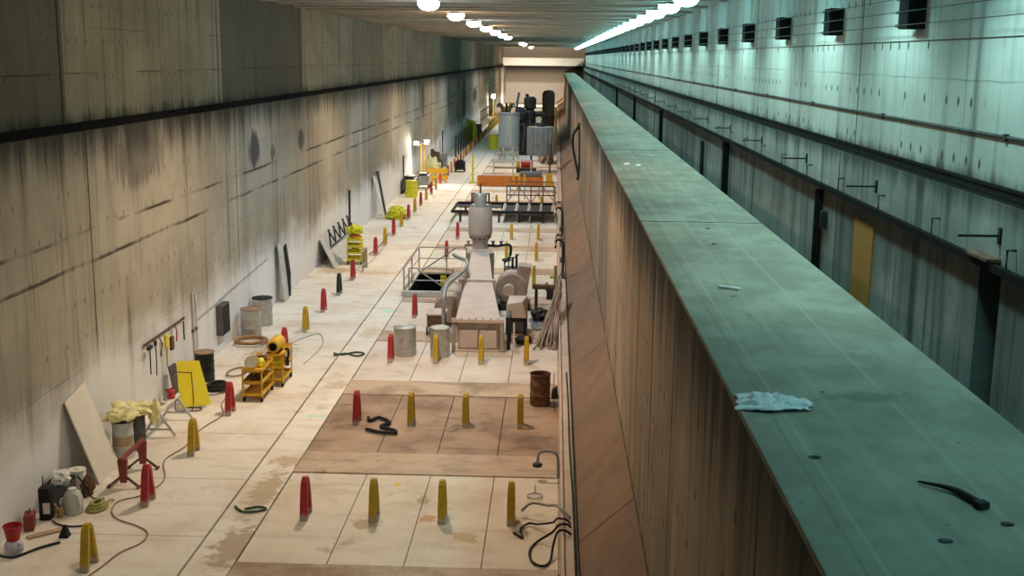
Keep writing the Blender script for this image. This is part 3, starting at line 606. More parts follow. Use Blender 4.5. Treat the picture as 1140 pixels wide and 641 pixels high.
# low leaning sheet, folding gate, the yellow tool cart there
tag(MB().sheet((-10.0, 52.4, 0), (-10.1, 59.5, 0), (-10.85, 60.0, .95), (-10.85, 53.3, 1.2), .05).build('leaning_sheet', 'greylight', None, False, .01), 'long pale sheet leaning low on the left wall under the zigzag gate', 'sheet')
m = MB()
for i in range(5):
    y = 53.8 + 1.25 * i; m.tube([(-10.40, y, .82), (-10.62, y + .7, 1.5)], .04, 6); m.tube([(-10.40, y + 1.25, .82), (-10.62, y + .5, 1.5)], .04, 6); m.tube([(-10.38, y, .80), (-10.38, y + 1.25, .80)], .03, 6)
tag(m.build('folding_gate', 'dark', None, True), 'black zigzag folding gate lying on the long pale leaning sheet', 'gate')
def utility_cart(name, label, loc, w, l, h, rz=0, mat='cartyel', shelves=(.16, .5, .84), group=None):
    t = thing(name, label, 'cart', loc, rz, group)
    for z in shelves:
        f = z * h / .9
        MB().span((-w / 2, -l / 2, f), (w / 2, l / 2, f + .02)).span((-w / 2, -l / 2, f), (-w / 2 + .02, l / 2, f + .09)).span((w / 2 - .02, -l / 2, f), (w / 2, l / 2, f + .09)).span((-w / 2, -l / 2, f), (w / 2, -l / 2 + .02, f + .09)).span((-w / 2, l / 2 - .02, f), (w / 2, l / 2, f + .09)).build('shelf', mat, t, False, .004)
    for sx in (-1, 1):
        for sy in (-1, 1):
            MB().box((sx * (w / 2 - .02), sy * (l / 2 - .02), h * .53), (.045, .045, h * .82)).build('post', mat, t, False, .005)
            wl = MB().lathe([(0, -.03), (.07, -.03), (.08, -.02), (.08, .02), (.07, .03), (0, .03)], (sx * (w / 2 - .04), sy * (l / 2 - .06), .08), 16, 'X').build('wheel', 'black', t, True)
            MB().box((sx * (w / 2 - .04), sy * (l / 2 - .06), .135), (.07, .05, .06)).build('caster_fork', 'dark', wl)
    MB().tube([(-w / 2 + .03, l / 2, h * .92), (-w / 2 + .03, l / 2 + .14, h * 1.02), (w / 2 - .03, l / 2 + .14, h * 1.02), (w / 2 - .03, l / 2, h * .92)], .018, 8).build('handle', mat, t, True)
    return t
utility_cart('utility_cart', 'yellow three-shelf utility cart nearer the camera on the walkway', (-8.36, 32.0, 0), .58, 1.3, .92)
utility_cart('utility_cart', 'yellow utility cart behind the other, carrying a yellow cylinder', (-8.10, 33.5, 0), .52, 1.2, .98)
t = thing('floodlight', 'round grey floodlight lying on the nearer yellow cart', 'lamp', (-8.40, 31.66, .90))
MB().lathe([(0, 0), (.1, 0), (.2, .1), (.21, .16), (.19, .18), (.17, .16), (0, .15)], (0, 0, .12), 24, 'Z', Matrix.Rotation(.9, 4, 'X')).build('housing', 'cartyel', t, True)
MB().lathe([(0, .163), (.185, .163), (.18, .175), (0, .185)], (0, 0, .12), 24, 'Z', Matrix.Rotation(.9, 4, 'X')).build('lens', 'lens_grey', t, True)
tag(MB().lump((-8.26, 31.98, .885), (.13, .15, .16), 15, .3, 3, .5).build('yellow_helmet', 'brightyel', None, True), 'bright yellow helmet on the nearer cart right of the grey floodlight', 'helmet')
m = MB()
for i in range(3): m.tube([(-8.37 + .16 * math.cos(a), 32.38 + .17 * math.sin(a), .915 + .06 * i) for a in [2 * PI * j / 18 for j in range(18)]], .035, 6, True)
tag(m.build('hose_coil', 'rust', None, True), 'dark brown hose coil on the far end of the nearer yellow cart', 'hose')
t = thing('portable_blower', 'yellow cylinder blower lying across the second yellow cart', 'blower', (-8.14, 33.37, 1.13))
MB().lathe([(.1, -.42), (.17, -.42), (.2, -.38), (.2, .36), (.17, .42), (0, .42)], (0, 0, .07), 24, 'Y').build('casing', 'cartyel', t, True); MB().lathe([(0, -.34), (.17, -.34), (.17, -.41), (.1, -.425)], (0, 0, .07), 24, 'Y').build('intake', 'black', t, True)
MB().span((-.14, -.3, -.16), (.14, .3, -.12)).build('base', 'dark', t)
tag(MB().box((-8.12, 33.22, .672), (.32, .5, .2)).build('yellow_box', 'brightyel', None, False, .02), 'yellow box on the middle shelf of the second cart', 'box')
tag(MB().lump((-8.36, 32.0, .54), (.17, .34, .15), 21, .4, 3, .5).build('dark_tool_bag', 'rust', None, True), 'dark tool bag on the middle shelf of the nearer cart', 'bag')
t = thing('hanging_hand_lamp', 'black hand lamp on its cord hanging over the right side of the second cart', 'hose', (-7.82, 33.1, .5))  # hand lamp hanging off the cart on its black cord
MB().tube(smoothpath([(0, 0, .6), (.08, 0, .62), (.1, .02, .45), (.06, .0, .3)]), .04, 6).build('hose', 'black', t, True); MB().lathe([(0, 0), (.05, .0), (.07, .1), (.05, .2), (0, .2)], (.06, 0, .12), 12).build('hand_lamp_head', 'dark', t, True)
utility_cart('utility_cart', 'tall yellow tool cart near the long pale leaning sheet', (-9.3, 54.0, 0), .7, 1.0, 1.15, .1, 'brightyel', (.16, .4, .64, .88), None)
tag(MB().lump((-9.3, 54.0, 1.42), (.38, .38, .26), 31, .45, 3, .5).build('yellow_bag', 'limeyel', None, True), 'crumpled lime yellow bag on top of the tall tool cart', 'bag')
tag(MB().lump((-9.28, 53.9, 1.26), (.26, .3, .09), 32, .4, 3, .5).build('orange_cloth', 'orange', None, True), 'orange cloth under the lime yellow bag on the tall cart', 'cloth')
tag(MB().lump((-9.3, 54.0, .56), (.19, .28, .14), 33, .4, 3, .5).build('yellow_bag', 'limeyel', None, True), 'lime yellow bag on a lower shelf of the tall tool cart', 'bag')
t = thing('pipe_barrier', 'grey pipe frame standing right of the tall yellow tool cart', 'frame', (-8.55, 52.2, 0))
for y in (-.6, .6): MB().tube([(0, y, 0), (0, y, .95)], .03, 8).build('post', 'grey', t, True)
MB().tube([(0, -.6, .93), (0, .6, .93)], .03, 8).build('top_rail', 'grey', t, True); MB().tube([(0, -.6, .3), (0, .6, .3)], .025, 8).build('lower_rail', 'grey', t, True)
t = thing('slack_rail', 'thin rusty rail stretched between bails beyond the tall cart', 'rail', (-8.42, 56.1, .52)); MB().tube(smoothpath([(0, -3.4, .15), (0, 0, .02), (0, 3.2, .15)]), .022, 6).build('rail', 'rust', t, True)
# two boards and the yellow heap
t = tag(MB().sheet((-10.2, 69.2, 0), (-10.2, 69.95, 0), (-10.83, 70.2, 2.5), (-10.83, 69.4, 2.5), .05).build('leaning_board', 'white', None, False, .008), 'tall narrow white board leaning on the wall by the yellow heap', 'board')
t = tag(MB().sheet((-10.3, 70.6, 0), (-10.3, 71.2, 0), (-10.83, 71.5, 2.7), (-10.83, 70.9, 2.7), .05).build('leaning_board', 'black', None, False, .008), 'tall black board leaning just beyond the narrow white one', 'board')
tag(MB().lump((-9.45, 69.7, 0), (.55, .8, .45), 41, .45, 4, .55).build('yellow_tarp', 'limeyel', None, True), 'lime yellow tarp heap on the walkway below the leaning boards', 'tarp')
# plant further back along the left wall
def generator(label, loc, s, mat):
    t = thing('welding_machine', label, 'machine', loc)
    MB().span((-.45 * s, -.7 * s, .22 * s), (.45 * s, .7 * s, .95 * s)).build('body', mat, t, False, .04); MB().span((-.3 * s, -.5 * s, .95 * s), (.3 * s, .5 * s, 1.12 * s)).build('top_panel', 'dark', t, False, .03)
    for sx in (-1, 1):
        for sy in (-1, 1): MB().lathe([(0, -.05), (.15 * s, -.05), (.17 * s, 0), (.15 * s, .05), (0, .05)], (sx * .42 * s, sy * .5 * s, .17 * s), 16, 'X').build('wheel', 'black', t, True)
    MB().tube([(-.35 * s, -.7 * s, .7 * s), (-.35 * s, -1.0 * s, 1.0 * s), (.35 * s, -1.0 * s, 1.0 * s), (.35 * s, -.7 * s, .7 * s)], .025, 6).build('handle', 'dark', t, True)
generator('dark welding machine by the wall behind the lime yellow barrel', (-10.3, 83.2, 0), 1.1, 'darkgrey')
drum('plastic_barrel', 'lime yellow barrel on the walkway left of the bright work light', (-9.85, 80.6, 0), .42, 1.15, 'limeyel')
generator('grey machine standing beside the post of the work light', (-9.7, 86.6, 0), 1.0, 'grey')
t = thing('work_light', 'very bright work light on a tall yellow stand by the wall', 'lamp', (-10.15, 89.2, 0))
MB().tube([(0, 0, .3), (0, 0, 3.1)], .05, 8).build('mast', 'cartyel', t, True); MB().tube([(.25, .1, .0), (.25, .1, 2.9)], .04, 8).build('mast', 'cartyel', t, True)
for a in (0, 2.1, 4.2): MB().bar((0, 0, .8), (.6 * math.cos(a), .6 * math.sin(a), .02), .04, .04).build('leg', 'cartyel', t)
MB().bar((-.4, 0, 3.0), (.5, 0, 3.0), .05, .05).build('crossbar', 'cartyel', t)
for i, x in enumerate((-.36, .42)):
    h = MB().span((x - .2, -.02, 2.94 + .12 * i), (x + .2, .12, 3.26 + .12 * i)).build('lamp_head', 'dark', t, False, .02)
    MB().span((x - .17, -.06, 2.97 + .12 * i), (x + .17, -.022, 3.23 + .12 * i)).build('lens', 'bulb_work', h)
def flood(p, loc, aim, power, col):
    L = bpy.data.lights.new('lamp_light', 'SPOT'); L.energy = power; L.color = col; L.spot_size = 2.9; L.spot_blend = .7; L.shadow_soft_size = .2
    o = bpy.data.objects.new('lamp_light', L); COL.objects.link(o); o.parent = p; o.location = loc
    o.rotation_euler = Vector(aim).to_track_quat('-Z', 'Y').to_euler(); return o
flood(t, (.05, -.3, 3.1), (.05, -.7, -.5), 900, (1, .93, .72))
t = thing('barricade', 'cluttered yellow barricade trolley just beyond the work light', 'barricade', (-9.0, 90.3, 0))
MB().span((-.8, -.1, .25), (.8, .1, .55)).build('lower_board', 'cartyel', t, False, .02); MB().span((-.8, -.1, .75), (.8, .1, 1.1)).build('upper_board', 'cartyel', t, False, .02)
for s in (-.65, .65): MB().bar((s, 0, 0), (s, 0, 1.25), .08, .08).bar((s, -.4, .03), (s, .4, .03), .08, .06).build('leg', 'cartyel', t)
tag(MB().lump((-9.75, 92.9, 0), (.75, .8, 1.0), 51, .5, 4, .6).build('sheeting_heap', 'bagyel', None, True), 'pale yellow sheeting heap behind the cluttered yellow barricade', 'heap')
tag(MB().lump((-9.7, 95, 0), (.6, .7, 1.2), 52, .5, 3, .6).build('dark_bag', 'rust', None, True), 'brown lumpy sack behind the pale yellow sheeting', 'bag')
generator('low black trolley with wheels beyond the yellow barricade, on the walkway', (-8.0, 99.5, 0), .9, 'black')
tag(MB().box((-10.1, 104, .55), (1.1, 1.4, 1.1)).build('crate', 'bluegrey', None, False, .03), 'blue-grey crate by the wall before the dark barrier fence', 'crate')
def barrier(name, label, x, y0, y1, n, h, pm, rm, group=None):
    t = thing(name, label, 'fence', (x, y0, 0), 0, group)
    for i in range(n):
        y = (y1 - y0) * i / (n - 1); MB().box((0, y, h / 2), (.14, .14, h)).build('post', pm, t, False, .01)
    for z in (h * .5, h * .92): MB().bar((0, 0, z), (0, y1 - y0, z), .07, .12).build('rail', rm, t)
    return t
barrier('barrier_fence', 'dark barrier fence along the left side beyond the crate', -9.6, 114, 136, 8, 2.1, 'dark', 'darkgrey')
tag(MB().lump((-9.9, 138, 0), (.7, 1.0, 1.5), 61, .5, 4, .6).build('lime_tarp', 'limeyel', None, True), 'lime green tarp bundle at the end of the dark barrier fence', 'tarp')
tag(MB().box((-9.5, 143, .8), (1.2, 2, 1.6)).build('crate', 'darkgrey', None, False, .04), 'dark crate behind the lime green tarp bundle', 'crate')
barrier('barrier_fence', 'yellow barrier fence far down the left side', -8.4, 150, 196, 14, 1.6, 'cartyel', 'cartyel')
barrier('barrier_fence', 'rusty post fence far off between wall and yellow fence', -9.9, 158, 185, 7, 2.6, 'rust', 'dark')
t = thing('work_light', 'distant bright work light at the far end of the left wall', 'lamp', (-10.1, 193, 0))
MB().tube([(0, 0, 0), (0, 0, 3.2)], .07, 8).build('mast', 'cartyel', t, True); h = MB().span((-.35, -.02, 3.0), (.35, .2, 3.7)).build('lamp_head', 'dark', t, False, .02); MB().span((-.3, -.08, 3.05), (.3, -.022, 3.65)).build('lens', 'bulb_work', h)
for a in (0, 2.1, 4.2): MB().bar((0, 0, .9), (.7 * math.cos(a), .7 * math.sin(a), .02), .06, .06).build('leg', 'cartyel', t)
flood(t, (0, -.4, 3.3), (.3, -.5, -.5), 900, (1, .88, .62))
t = thing('work_light', 'far floodlight on a stand facing the end wall', 'lamp', (-5.6, 236, 0))
MB().tube([(0, 0, 0), (0, 0, 2.2)], .07, 8).build('mast', 'dark', t, True); h = MB().span((-.35, -.2, 2.0), (.35, .0, 2.5)).build('lamp_head', 'dark', t, False, .02); MB().span((-.3, .002, 2.05), (.3, .05, 2.45)).build('lens', 'bulb_warm', h)
flood(t, (0, .4, 2.3), (.1, 1, -.2), 11000, (1, .84, .66))

t = thing('traffic_cone', 'yellow striped cone on the walkway before the cluttered barricade', 'cone', (-9.3, 88.2, 0))
MB().span((-.25, -.25, 0), (.25, .25, .05)).build('base', 'dark', t, False, .01); MB().lathe([(.2, .05), (.05, .85), (0, .86)], n=16).build('cone', 'cartyel', t, True)
t = thing('pallet_stack', 'low stack of timber pallets by the wall beside the barricade', 'pallets', (-10.25, 90.9, 0))
for i in range(4): MB().span((-.45, -.55, .02 + .17 * i), (.45, .55, .06 + .17 * i)).span((-.45, -.5, .06 + .17 * i), (.45, -.4, .15 + .17 * i)).span((-.45, .4, .06 + .17 * i), (.45, .5, .15 + .17 * i)).build('pallet', 'wood', t)
t = thing('step_ladder', 'pale step ladder standing by the wall before the barrier fence', 'ladder', (-10.3, 108, 0))
for s_ in (-.25, .25): MB().bar((s_, -.5, 0), (s_, 0, 2.2), .06, .06).build('rail', 'greylight', t); MB().bar((s_, .5, 0), (s_, 0.03, 2.2), .06, .06).build('rear_rail', 'greylight', t)
for i in range(6): MB().box((0, -.5 + .07 * (i + 1), .3 * (i + 1)), (.5, .14, .03)).build('tread', 'greylight', t)

# ------------------------------------------------------------------ the tan duct machine and the cask on it
t = thing('duct_machine', 'long pinkish tan tapering duct machine lying over the middle slabs', 'machine', (-2.6, 40, 0))
o = (-2.6, 40, 0)
def L(x, y, z): return (x - o[0], y - o[1], z - o[2])
S1 = [(-3.18, 37.6), (-1.66, 37.6)]; 
MB().hexa([L(-3.18, 37.6, .98), L(-1.66, 37.6, .98), L(-2.22, 43.1, .9), L(-3.28, 43.1, .9)], [L(-3.18, 37.6, 1.06), L(-1.66, 37.6, 1.06), L(-2.24, 43.1, 1.30), L(-3.27, 43.1, 1.30)]).build('top_cover', 'tan', t, False, .02)
MB().hexa([L(-3.10, 37.72, .02), L(-1.74, 37.72, .02), L(-2.26, 43.1, .02), L(-3.24, 43.1, .02)], [L(-3.10, 37.72, .97), L(-1.74, 37.72, .97), L(-2.26, 43.1, .89), L(-3.24, 43.1, .89)]).build('casing', 'tanside', t, False, .01)
MB().span(L(-3.30, 37.5, .99), L(-1.54, 37.66, 1.12)).build('front_flange', 'tan', t, False, .02)
for a, b_ in ((-3.04, -2.44), (-2.36, -1.80)): MB().span(L(a, 37.66, .10), L(b_, 37.71, .72)).build('front_panel', 'tan', t, False, .01)
for x in (-3.22, -1.62): MB().span(L(x - .06, 37.55, 0), L(x + .06, 37.7, .99)).build('corner_post', 'tanside', t, False, .01)
MB().span(L(-3.14, 37.55, .0), L(-1.70, 37.68, .07)).build('sill', 'tan', t, False, .01)
MB().span(L(-3.40, 43.05, .85), L(-2.12, 43.25, 1.40)).build('middle_flange', 'tan', t, False, .03)
MB().hexa([L(-3.27, 43.25, .3), L(-2.24, 43.25, .3), L(-2.62, 48.2, .3), L(-3.40, 48.2, .3)], [L(-3.27, 43.25, 1.32), L(-2.24, 43.25, 1.32), L(-2.66, 48.1, 1.75), L(-3.36, 48.1, 1.75)]).build('neck_duct', 'tan', t, False, .02)
for i in range(7): MB().lathe([(0, 0), (.035, 0), (.035, .03), (0, .03)], L(-3.2 + .24 * i, 37.58, 1.12), 8).build('bolt', 'tanside', t)
MB().lathe([(.0, -2.3), (.5, -2.3), (.55, -2.2), (.55, 2.2), (.5, 2.3), (0, 2.3)], L(-3.72, 43.6, .61), 24, 'Y').build('side_drum', 'tanside', t, True)
for y in (42, 43.6, 45.2): MB().lathe([(.55, -.05), (.59, -.05), (.59, .05), (.55, .05)], L(-3.72, y, .61), 24, 'Y').build('hoop', 'tan', t, True)
MB().box(L(-3.5, 43.9, 1.2), (.18, .3, .14)).build('latch', 'tanside', t, False, .02)
t = thing('cask', 'upright pinkish cask cylinder with silver top rising behind the tan duct', 'cask', (-3.08, 49.02, 0))
MB().lathe([(0, 0), (.6, 0), (.6, 1.45), (0, 1.45)], n=28).build('pedestal', 'tanside', t, True)
MB().lathe([(.0, 1.45), (.33, 1.45), (.33, 1.9), (.42, 2.12), (.0, 2.12)], n=28).build('neck', 'tan', t, True)
MB().lathe([(.0, 2.12), (.47, 2.12), (.47, 2.22), (0, 2.22)], n=28).build('flange', 'tanside', t, True)
for i in range(12): MB().lathe([(0, 0), (.045, 0), (.045, .12), (0, .12)], (.41 * math.cos(i * PI / 6), .41 * math.sin(i * PI / 6), 2.06), 6).build('bolt', 'dark', t)
MB().lathe([(.0, 2.22), (.49, 2.22), (.51, 2.3), (.51, 3.25), (.44, 3.42), (.0, 3.42)], n=32).build('body', 'tan', t, True)
MB().lathe([(0, 3.42), (.42, 3.42), (.42, 3.5), (.27, 3.5), (.27, 3.92), (.22, 3.98), (0, 3.98)], n=28).build('cap', 'steel', t, True)
for s in (-1, 1): MB().tube([(s * .36, 0, 3.45), (s * .36, 0, 3.98)], .035, 8).build('cap_guard', 'dark', t, True)
MB().tube([(-.36, 0, 3.96), (.36, 0, 3.96)], .03, 8).build('cap_bar', 'dark', t, True)
MB().tube([(0, 0, 3.9), (0, 0, 4.4)], .04, 8).build('spindle', 'rust', t, True)
for s, pts in ((1, [(.3, 0, 1.75), (.75, -.1, 1.75), (1.25, -.1, 1.8), (1.3, -.1, 1.45), (1.2, -.1, 1.2), (.95, -.1, 1.15)]), (-1, [(-.3, 0, 1.75), (-.62, 0, 1.75), (-.68, 0, 1.6)])):
    p = MB().tube(smoothpath(pts, 5), .06, 8).build('side_pipe', 'dark' if s > 0 else 'tan', t, True)
    for q in ((.55, .9) if s > 0 else (.5,)): MB().lathe([(0, 0), (.12, 0), (.12, .05), (.05, .06), (.05, .16), (.1, .17), (.1, .2), (0, .2)], (s * q, -.06, 1.75), 12).build('valve_wheel', 'dark' if s > 0 else 'tanside', p, True)
# handrails round the pit, curb, tag
t = thing('pit_railing', 'grey pipe railing around the open black pit', 'railing', (-4.9, 49, 0))
def rail_run(parent, pts, h, mat, mids=(.55,), posts=None):
    for p in pts: MB().tube([(p[0], p[1], 0), (p[0], p[1], h)], .03, 8).build('post', mat, parent, True)
    for a, b_ in zip(pts, pts[1:]):
        MB().tube([(a[0], a[1], h), (b_[0], b_[1], h)], .03, 8).build('top_rail', mat, parent, True)
        for z in mids: MB().tube([(a[0], a[1], z * h), (b_[0], b_[1], z * h)], .024, 8).build('mid_rail', mat, parent, True)
rail_run(t, [(-1.15, -2.3), (-1.15, .4), (-1.15, 3.1), (.1, 3.15), (1.0, 3.15)], 1.12, 'bare')
rail_run(t, [(-.95, -2.25), (.85, -2.25)], 1.12, 'bare')
MB().tube([(-1.0, 3.1, .05), (.5, 3.1, 1.1)], .03, 8).build('diagonal_brace', 'bare', t, True); MB().tube([(.9, -2.2, .05), (-.6, -2.2, 1.05)], .03, 8).build('diagonal_brace', 'bare', t, True)
t = thing('pit_curb', 'low white curb along the near edge of the black pit', 'curb', (-5.1, 46.45, 0.012)); MB().span((-1.0, -.12, 0), (1.0, .12, .22)).build('curb', 'greylight', t, False, .02)
tag(MB().box((-4.45, 46.9, .62), (.24, .02, .38)).build('warning_tag', 'limeyel', None, False, .004), 'small yellow tag hanging on the pit railing', 'tag')
t = thing('small_table', 'small brown table by the upright pipe beside the duct machine', 'table', (-4.05, 40.2, 0))
MB().span((-.35, -.5, .72), (.35, .5, .78)).build('top', 'tan', t, False, .01); MB().span((-.3, -.45, .3), (.3, .45, .71)).build('box_body', 'rust', t, False, .01)
for sx in (-1, 1):
    for sy in (-1, 1): MB().box((sx * .3, sy * .44, .15), (.06, .06, .3)).build('leg', 'dark', t)
t = thing('standpipe', 'grey pipe rising beside the silver drum and bending back towards the cask', 'pipe', (-3.68, 38.9, 0)); MB().tube([(0, 0, 0)] + smoothpath([(0, 0, .7), (0, 0, 1.5), (.01, .9, 1.76), (.18, 2.6, 1.75), (.36, 4.1, 1.74), (.42, 5.1, 1.8), (.29, 5.9, 1.84), (.02, 6.6, 1.78), (-.27, 7.1, 1.83)], 5), .075, 10).build('pipe', 'bare', t, True); MB().lathe([(0, 0), (.17, 0), (.17, .05), (0, .05)], n=16).build('base_plate', 'bare', t)
# blower and boxes to the right of the duct
t = thing('blower', 'dusty tan round blower housing right of the duct machine', 'machine', (-1.55, 44.6, 0))
MB().lathe([(0, -.45), (.55, -.45), (.62, -.38), (.62, .38), (.55, .45), (0, .45)], (0, 0, .85), 28, 'Y').build('housing', 'tanside', t, True); MB().hexa([(.05, -.4, .85), (.62, -.4, .85), (.62, .4, .85), (.05, .4, .85)], [(.25, -.4, 1.75), (.75, -.4, 1.7), (.75, .4, 1.7), (.25, .4, 1.75)]).build('outlet', 'tanside', t, False, .03)
MB().span((-.6, -.55, 0), (.7, .55, .26)).build('base', 'dark', t, False, .02); MB().lathe([(0, -.3), (.22, -.3), (.22, .1), (0, .1)], (-.1, -.6, .85), 20, 'Y').build('motor', 'tan', t, True)
t = thing('control_box', 'tan slanted control box on black legs right of the duct', 'machine', (-1.22, 40.6, 0))
MB().hexa([(-.38, -.6, .62), (.36, -.6, .62), (.36, .6, .62), (-.38, .6, .62)], [(-.36, -.55, 1.12), (.2, -.5, 1.2), (.34, .6, 1.2), (-.3, .6, 1.2)]).build('body', 'tan', t, False, .03)
for sx in (-.32, .3):
    for sy in (-.5, .5): MB().box((sx, sy, .31), (.12, .12, .62)).build('leg', 'black', t)
MB().span((-.3, -.45, .06), (.28, .45, .6)).build('lower_cabinet', 'darkgrey', t, False, .02)
t = thing('steel_stand', 'narrow black frame standing against the right side of the duct', 'frame', (-1.42, 38.6, 0))
for y in (-.6, .4): MB().box((0, y, .55), (.12, .12, 1.1)).build('post', 'dark', t)
MB().bar((0, -.6, 1.06), (0, .4, 1.06), .12, .1).build('rail', 'dark', t); MB().box((.18, -.55, .45), (.05, .05, .9)).build('pale_rod', 'cream', t)
t = thing('black_machinery', 'black pipe-covered machinery right behind the duct flange', 'machine', (-1.75, 47.6, 0))
MB().span((-.25, -.8, 0), (.3, .8, 1.0)).build('body', 'dark', t, False, .04)
for i in range(4): MB().tube([(-.2 + .15 * i, -.6 + .4 * i, .9), (-.2 + .15 * i, -.6 + .4 * i, 1.4 + .12 * (i % 2)), (.05 + .1 * i, -.6 + .4 * i, 1.5)], .05, 8).build('pipe', 'black', t, True)
t = thing('cross_pipe', 'rusty red horizontal pipe running from blower to shield wall', 'pipe', (-.5, 44.3, 0))
MB().tube([(-.26, 0, .92), (.72, 0, .92)], .1, 12).build('pipe', 'rust', t, True)
for x in (-.1,): MB().box((x, 0, .41), (.12, .12, .82)).build('support', 'dark', t)
MB().lathe([(0, -.05), (.17, -.05), (.17, .05), (0, .05)], (.3, 0, .92), 16, 'X').build('flange', 'rust', t, True)
tag(MB().box((.0, 46.5, .25), (.42, .5, .5)).build('dark_box', 'dark', None, False, .03), 'small dark box near the curb behind the rusty cross pipe', 'box')
m = MB(); m.lump((-.36, 42.4, .0), (.36, 1.4, .05), 71, .5, 4, .4); tag(m.build('tarp', 'tarp', None, True), 'blue-grey tarp lying under and beside the control box', 'tarp')
tag(MB().lump((-.45, 42.6, .115), (.32, .6, .2), 72, .45, 3, .5).build('black_bag', 'black', None, True), 'low black bag on the blue-grey tarp', 'bag')
tag(MB().lump((-.95, 39.0, .0), (.28, .42, .15), 73, .45, 3, .5).build('black_bag', 'black', None, True), 'flat black bag on the slab before the control box legs', 'bag')
t = thing('cable_bundle', 'dusty brown cable bundle fanning down from curb to slab', 'cables', (.2, 40, 0))
rr = random.Random(4)
for i in range(22):
    a = rr.uniform(-.62, .0); y1 = rr.uniform(-2.0, -1.0)
    MB().tube(smoothpath([(.08 + rr.uniform(-.1, .1), 3.8 + rr.uniform(-.2, .1), 1.2 + rr.uniform(-.2, .3)), (.06 + rr.uniform(-.12, .1), 2.8, .95 + rr.uniform(-.1, .2)), (min(a, 0) * .45 + rr.uniform(-.1, .08), 1.0 + rr.uniform(-.3, .3), .6), (a, y1 + .4, .2), (a + rr.uniform(-.15, .1), y1, .06), (a + rr.uniform(-.2, .1), y1 + rr.uniform(-.3, .1), .05)], 5), .028, 6).build('cable', ('cable', 'cable', 'hose', 'tanside')[i % 4], t, True)
t = thing('pipe_post', 'yellow-green post tied to the top of the cable bundle', 'post', (.12, 44.6, 0)); MB().tube([(0, 0, 0), (0, 0, 1.7)], .06, 8).build('post', 'olive', t, True); MB().bar((-.2, 0, 1.25), (.25, 0, 1.25), .07, .09).build('crosspiece', 'limeyel', t)
for i, (y, h, mt, lab) in enumerate(((49.5, 1.9, 'dark', 'dark standpipe by the curb just beyond the cross pipe'), (53.5, 1.5, 'grey', 'grey standpipe by the curb, second beyond the cross pipe'), (58, 2.2, 'dark', 'tall dark standpipe by the curb, third beyond the cross pipe'), (63.5, 1.8, 'grey', 'grey standpipe by the curb beside the railing platform'))):
    t = thing('standpipe', lab, 'pipe', (.455, y, .3), 0, 'standpipes along the curb')
    MB().tube([(0, 0, 0), (0, 0, h - .4), (-.12, 0, h - .25), (-.3, 0, h - .25), (-.34, 0, h - .6)], .055, 8).build('pipe', mt, t, True); MB().lathe([(0, 0), (.14, 0), (.14, .03), (.05, .04), (0, .04)], (-.14, 0, h - .21), 12).build('valve_wheel', 'rust', t, True)
    MB().box((0, 0, .12), (.18, .3, .24)).build('junction_box', 'darkgrey', t, False, .02)
# conduits and small fittings on the curb
tag(MB().tube([(.305, -8, .337), (.305, 200, .337)], .036, 8).build('curb_conduit', 'tan', None, True), 'pale conduit running the whole length of the curb', 'pipe')
tag(MB().tube([(.585, -8, .327), (.585, 200, .327)], .026, 8).build('curb_conduit', 'dark', None, True), 'thin dark conduit beside the pale one on the curb', 'pipe')
t = thing('gooseneck_pipe', 'grey gooseneck spout over the nearest row beside the curb', 'pipe', (.12, 25.9, .012))
MB().tube(smoothpath([(.1, 0, 0), (.08, 0, .5), (-.1, 0, .62), (-.34, -.05, .6), (-.38, -.1, .35)]), .035, 8).build('spout', 'grey', t, True); MB().lathe([(0, 0), (.11, 0), (.12, .05), (.1, .07), (0, .07)], (-.38, -.1, .29), 16).build('outlet_flange', 'dark', t, True)
t = thing('ring_hook', 'thin wire hook ending in a ring on the slab below the spout', 'ring', (-.3, 24.6, .015))
MB().tube([(.0, .75, .012), (.0, .2, .012)], .012, 6).build('rod', 'bare', t, True); MB().tube([(.17 * math.cos(a), .17 * math.sin(a) + .03, .014) for a in [2 * PI * j / 24 for j in range(24)]], .013, 6, True).build('ring', 'bare', t, True)
tag(MB().tube(smoothpath([(-.56, 23.5, .12), (-.35, 23.5, .3), (.0, 23.4, .3), (.18, 23.15, .40), (.34, 22.8, .42), (.47, 22.65, .335)], 6), .03, 8).build('grey_hose', 'grey', None, True), 'grey hose from the rightmost near yellow bail to the curb', 'hose')
tag(MB().tube(smoothpath([(-.7, 22.55, .03), (-.5, 22.3, .03), (-.56, 22.7, .04), (-.4, 23.0, .05), (-.2, 22.85, .1), (.1, 22.6, .25), (.2, 22.45, .40), (.36, 22.36, .42), (.47, 22.35, .335)], 6), .022, 6).build('black_cable', 'black', None, True), 'black cable arching from the near yellow bail foot to the curb', 'cable')
tag(MB().tube(smoothpath([(.47, 22.15, .34), (.38, 22.12, .42), (.22, 22.1, .40), (.1, 22.1, .25), (-.2, 22.1, .04), (-.34, 21.7, .03), (-.3, 21.2, .03), (-.1, 20.95, .04), (.06, 21.2, .03), (.12, 21.6, .2), (.20, 21.75, .40), (.34, 21.8, .42), (.47, 21.8, .335)], 6), .025, 6).build('black_cable', 'black', None, True), 'big black cable loop beside the curb at the bottom of the view', 'cable')
tag(MB().tube(smoothpath([(.53, 19.0, .325), (.535, 21.5, .325), (.53, 24, .325), (.50, 27, .325), (.5, 31, .325), (.48, 34, .325)], 6), .02, 6).build('black_cable', 'black', None, True), 'straight black cable lying along the curb at the near end', 'cable')
tag(MB().tube(smoothpath([(.15, 31.0, .02), (.12, 31.9, .02), (.10, 33, .02), (.12, 35, .02)], 4), .012, 5).build('thin_cord', 'dark', None, True), 'thin dark cord on the slab right of the rusty drum', 'cord')
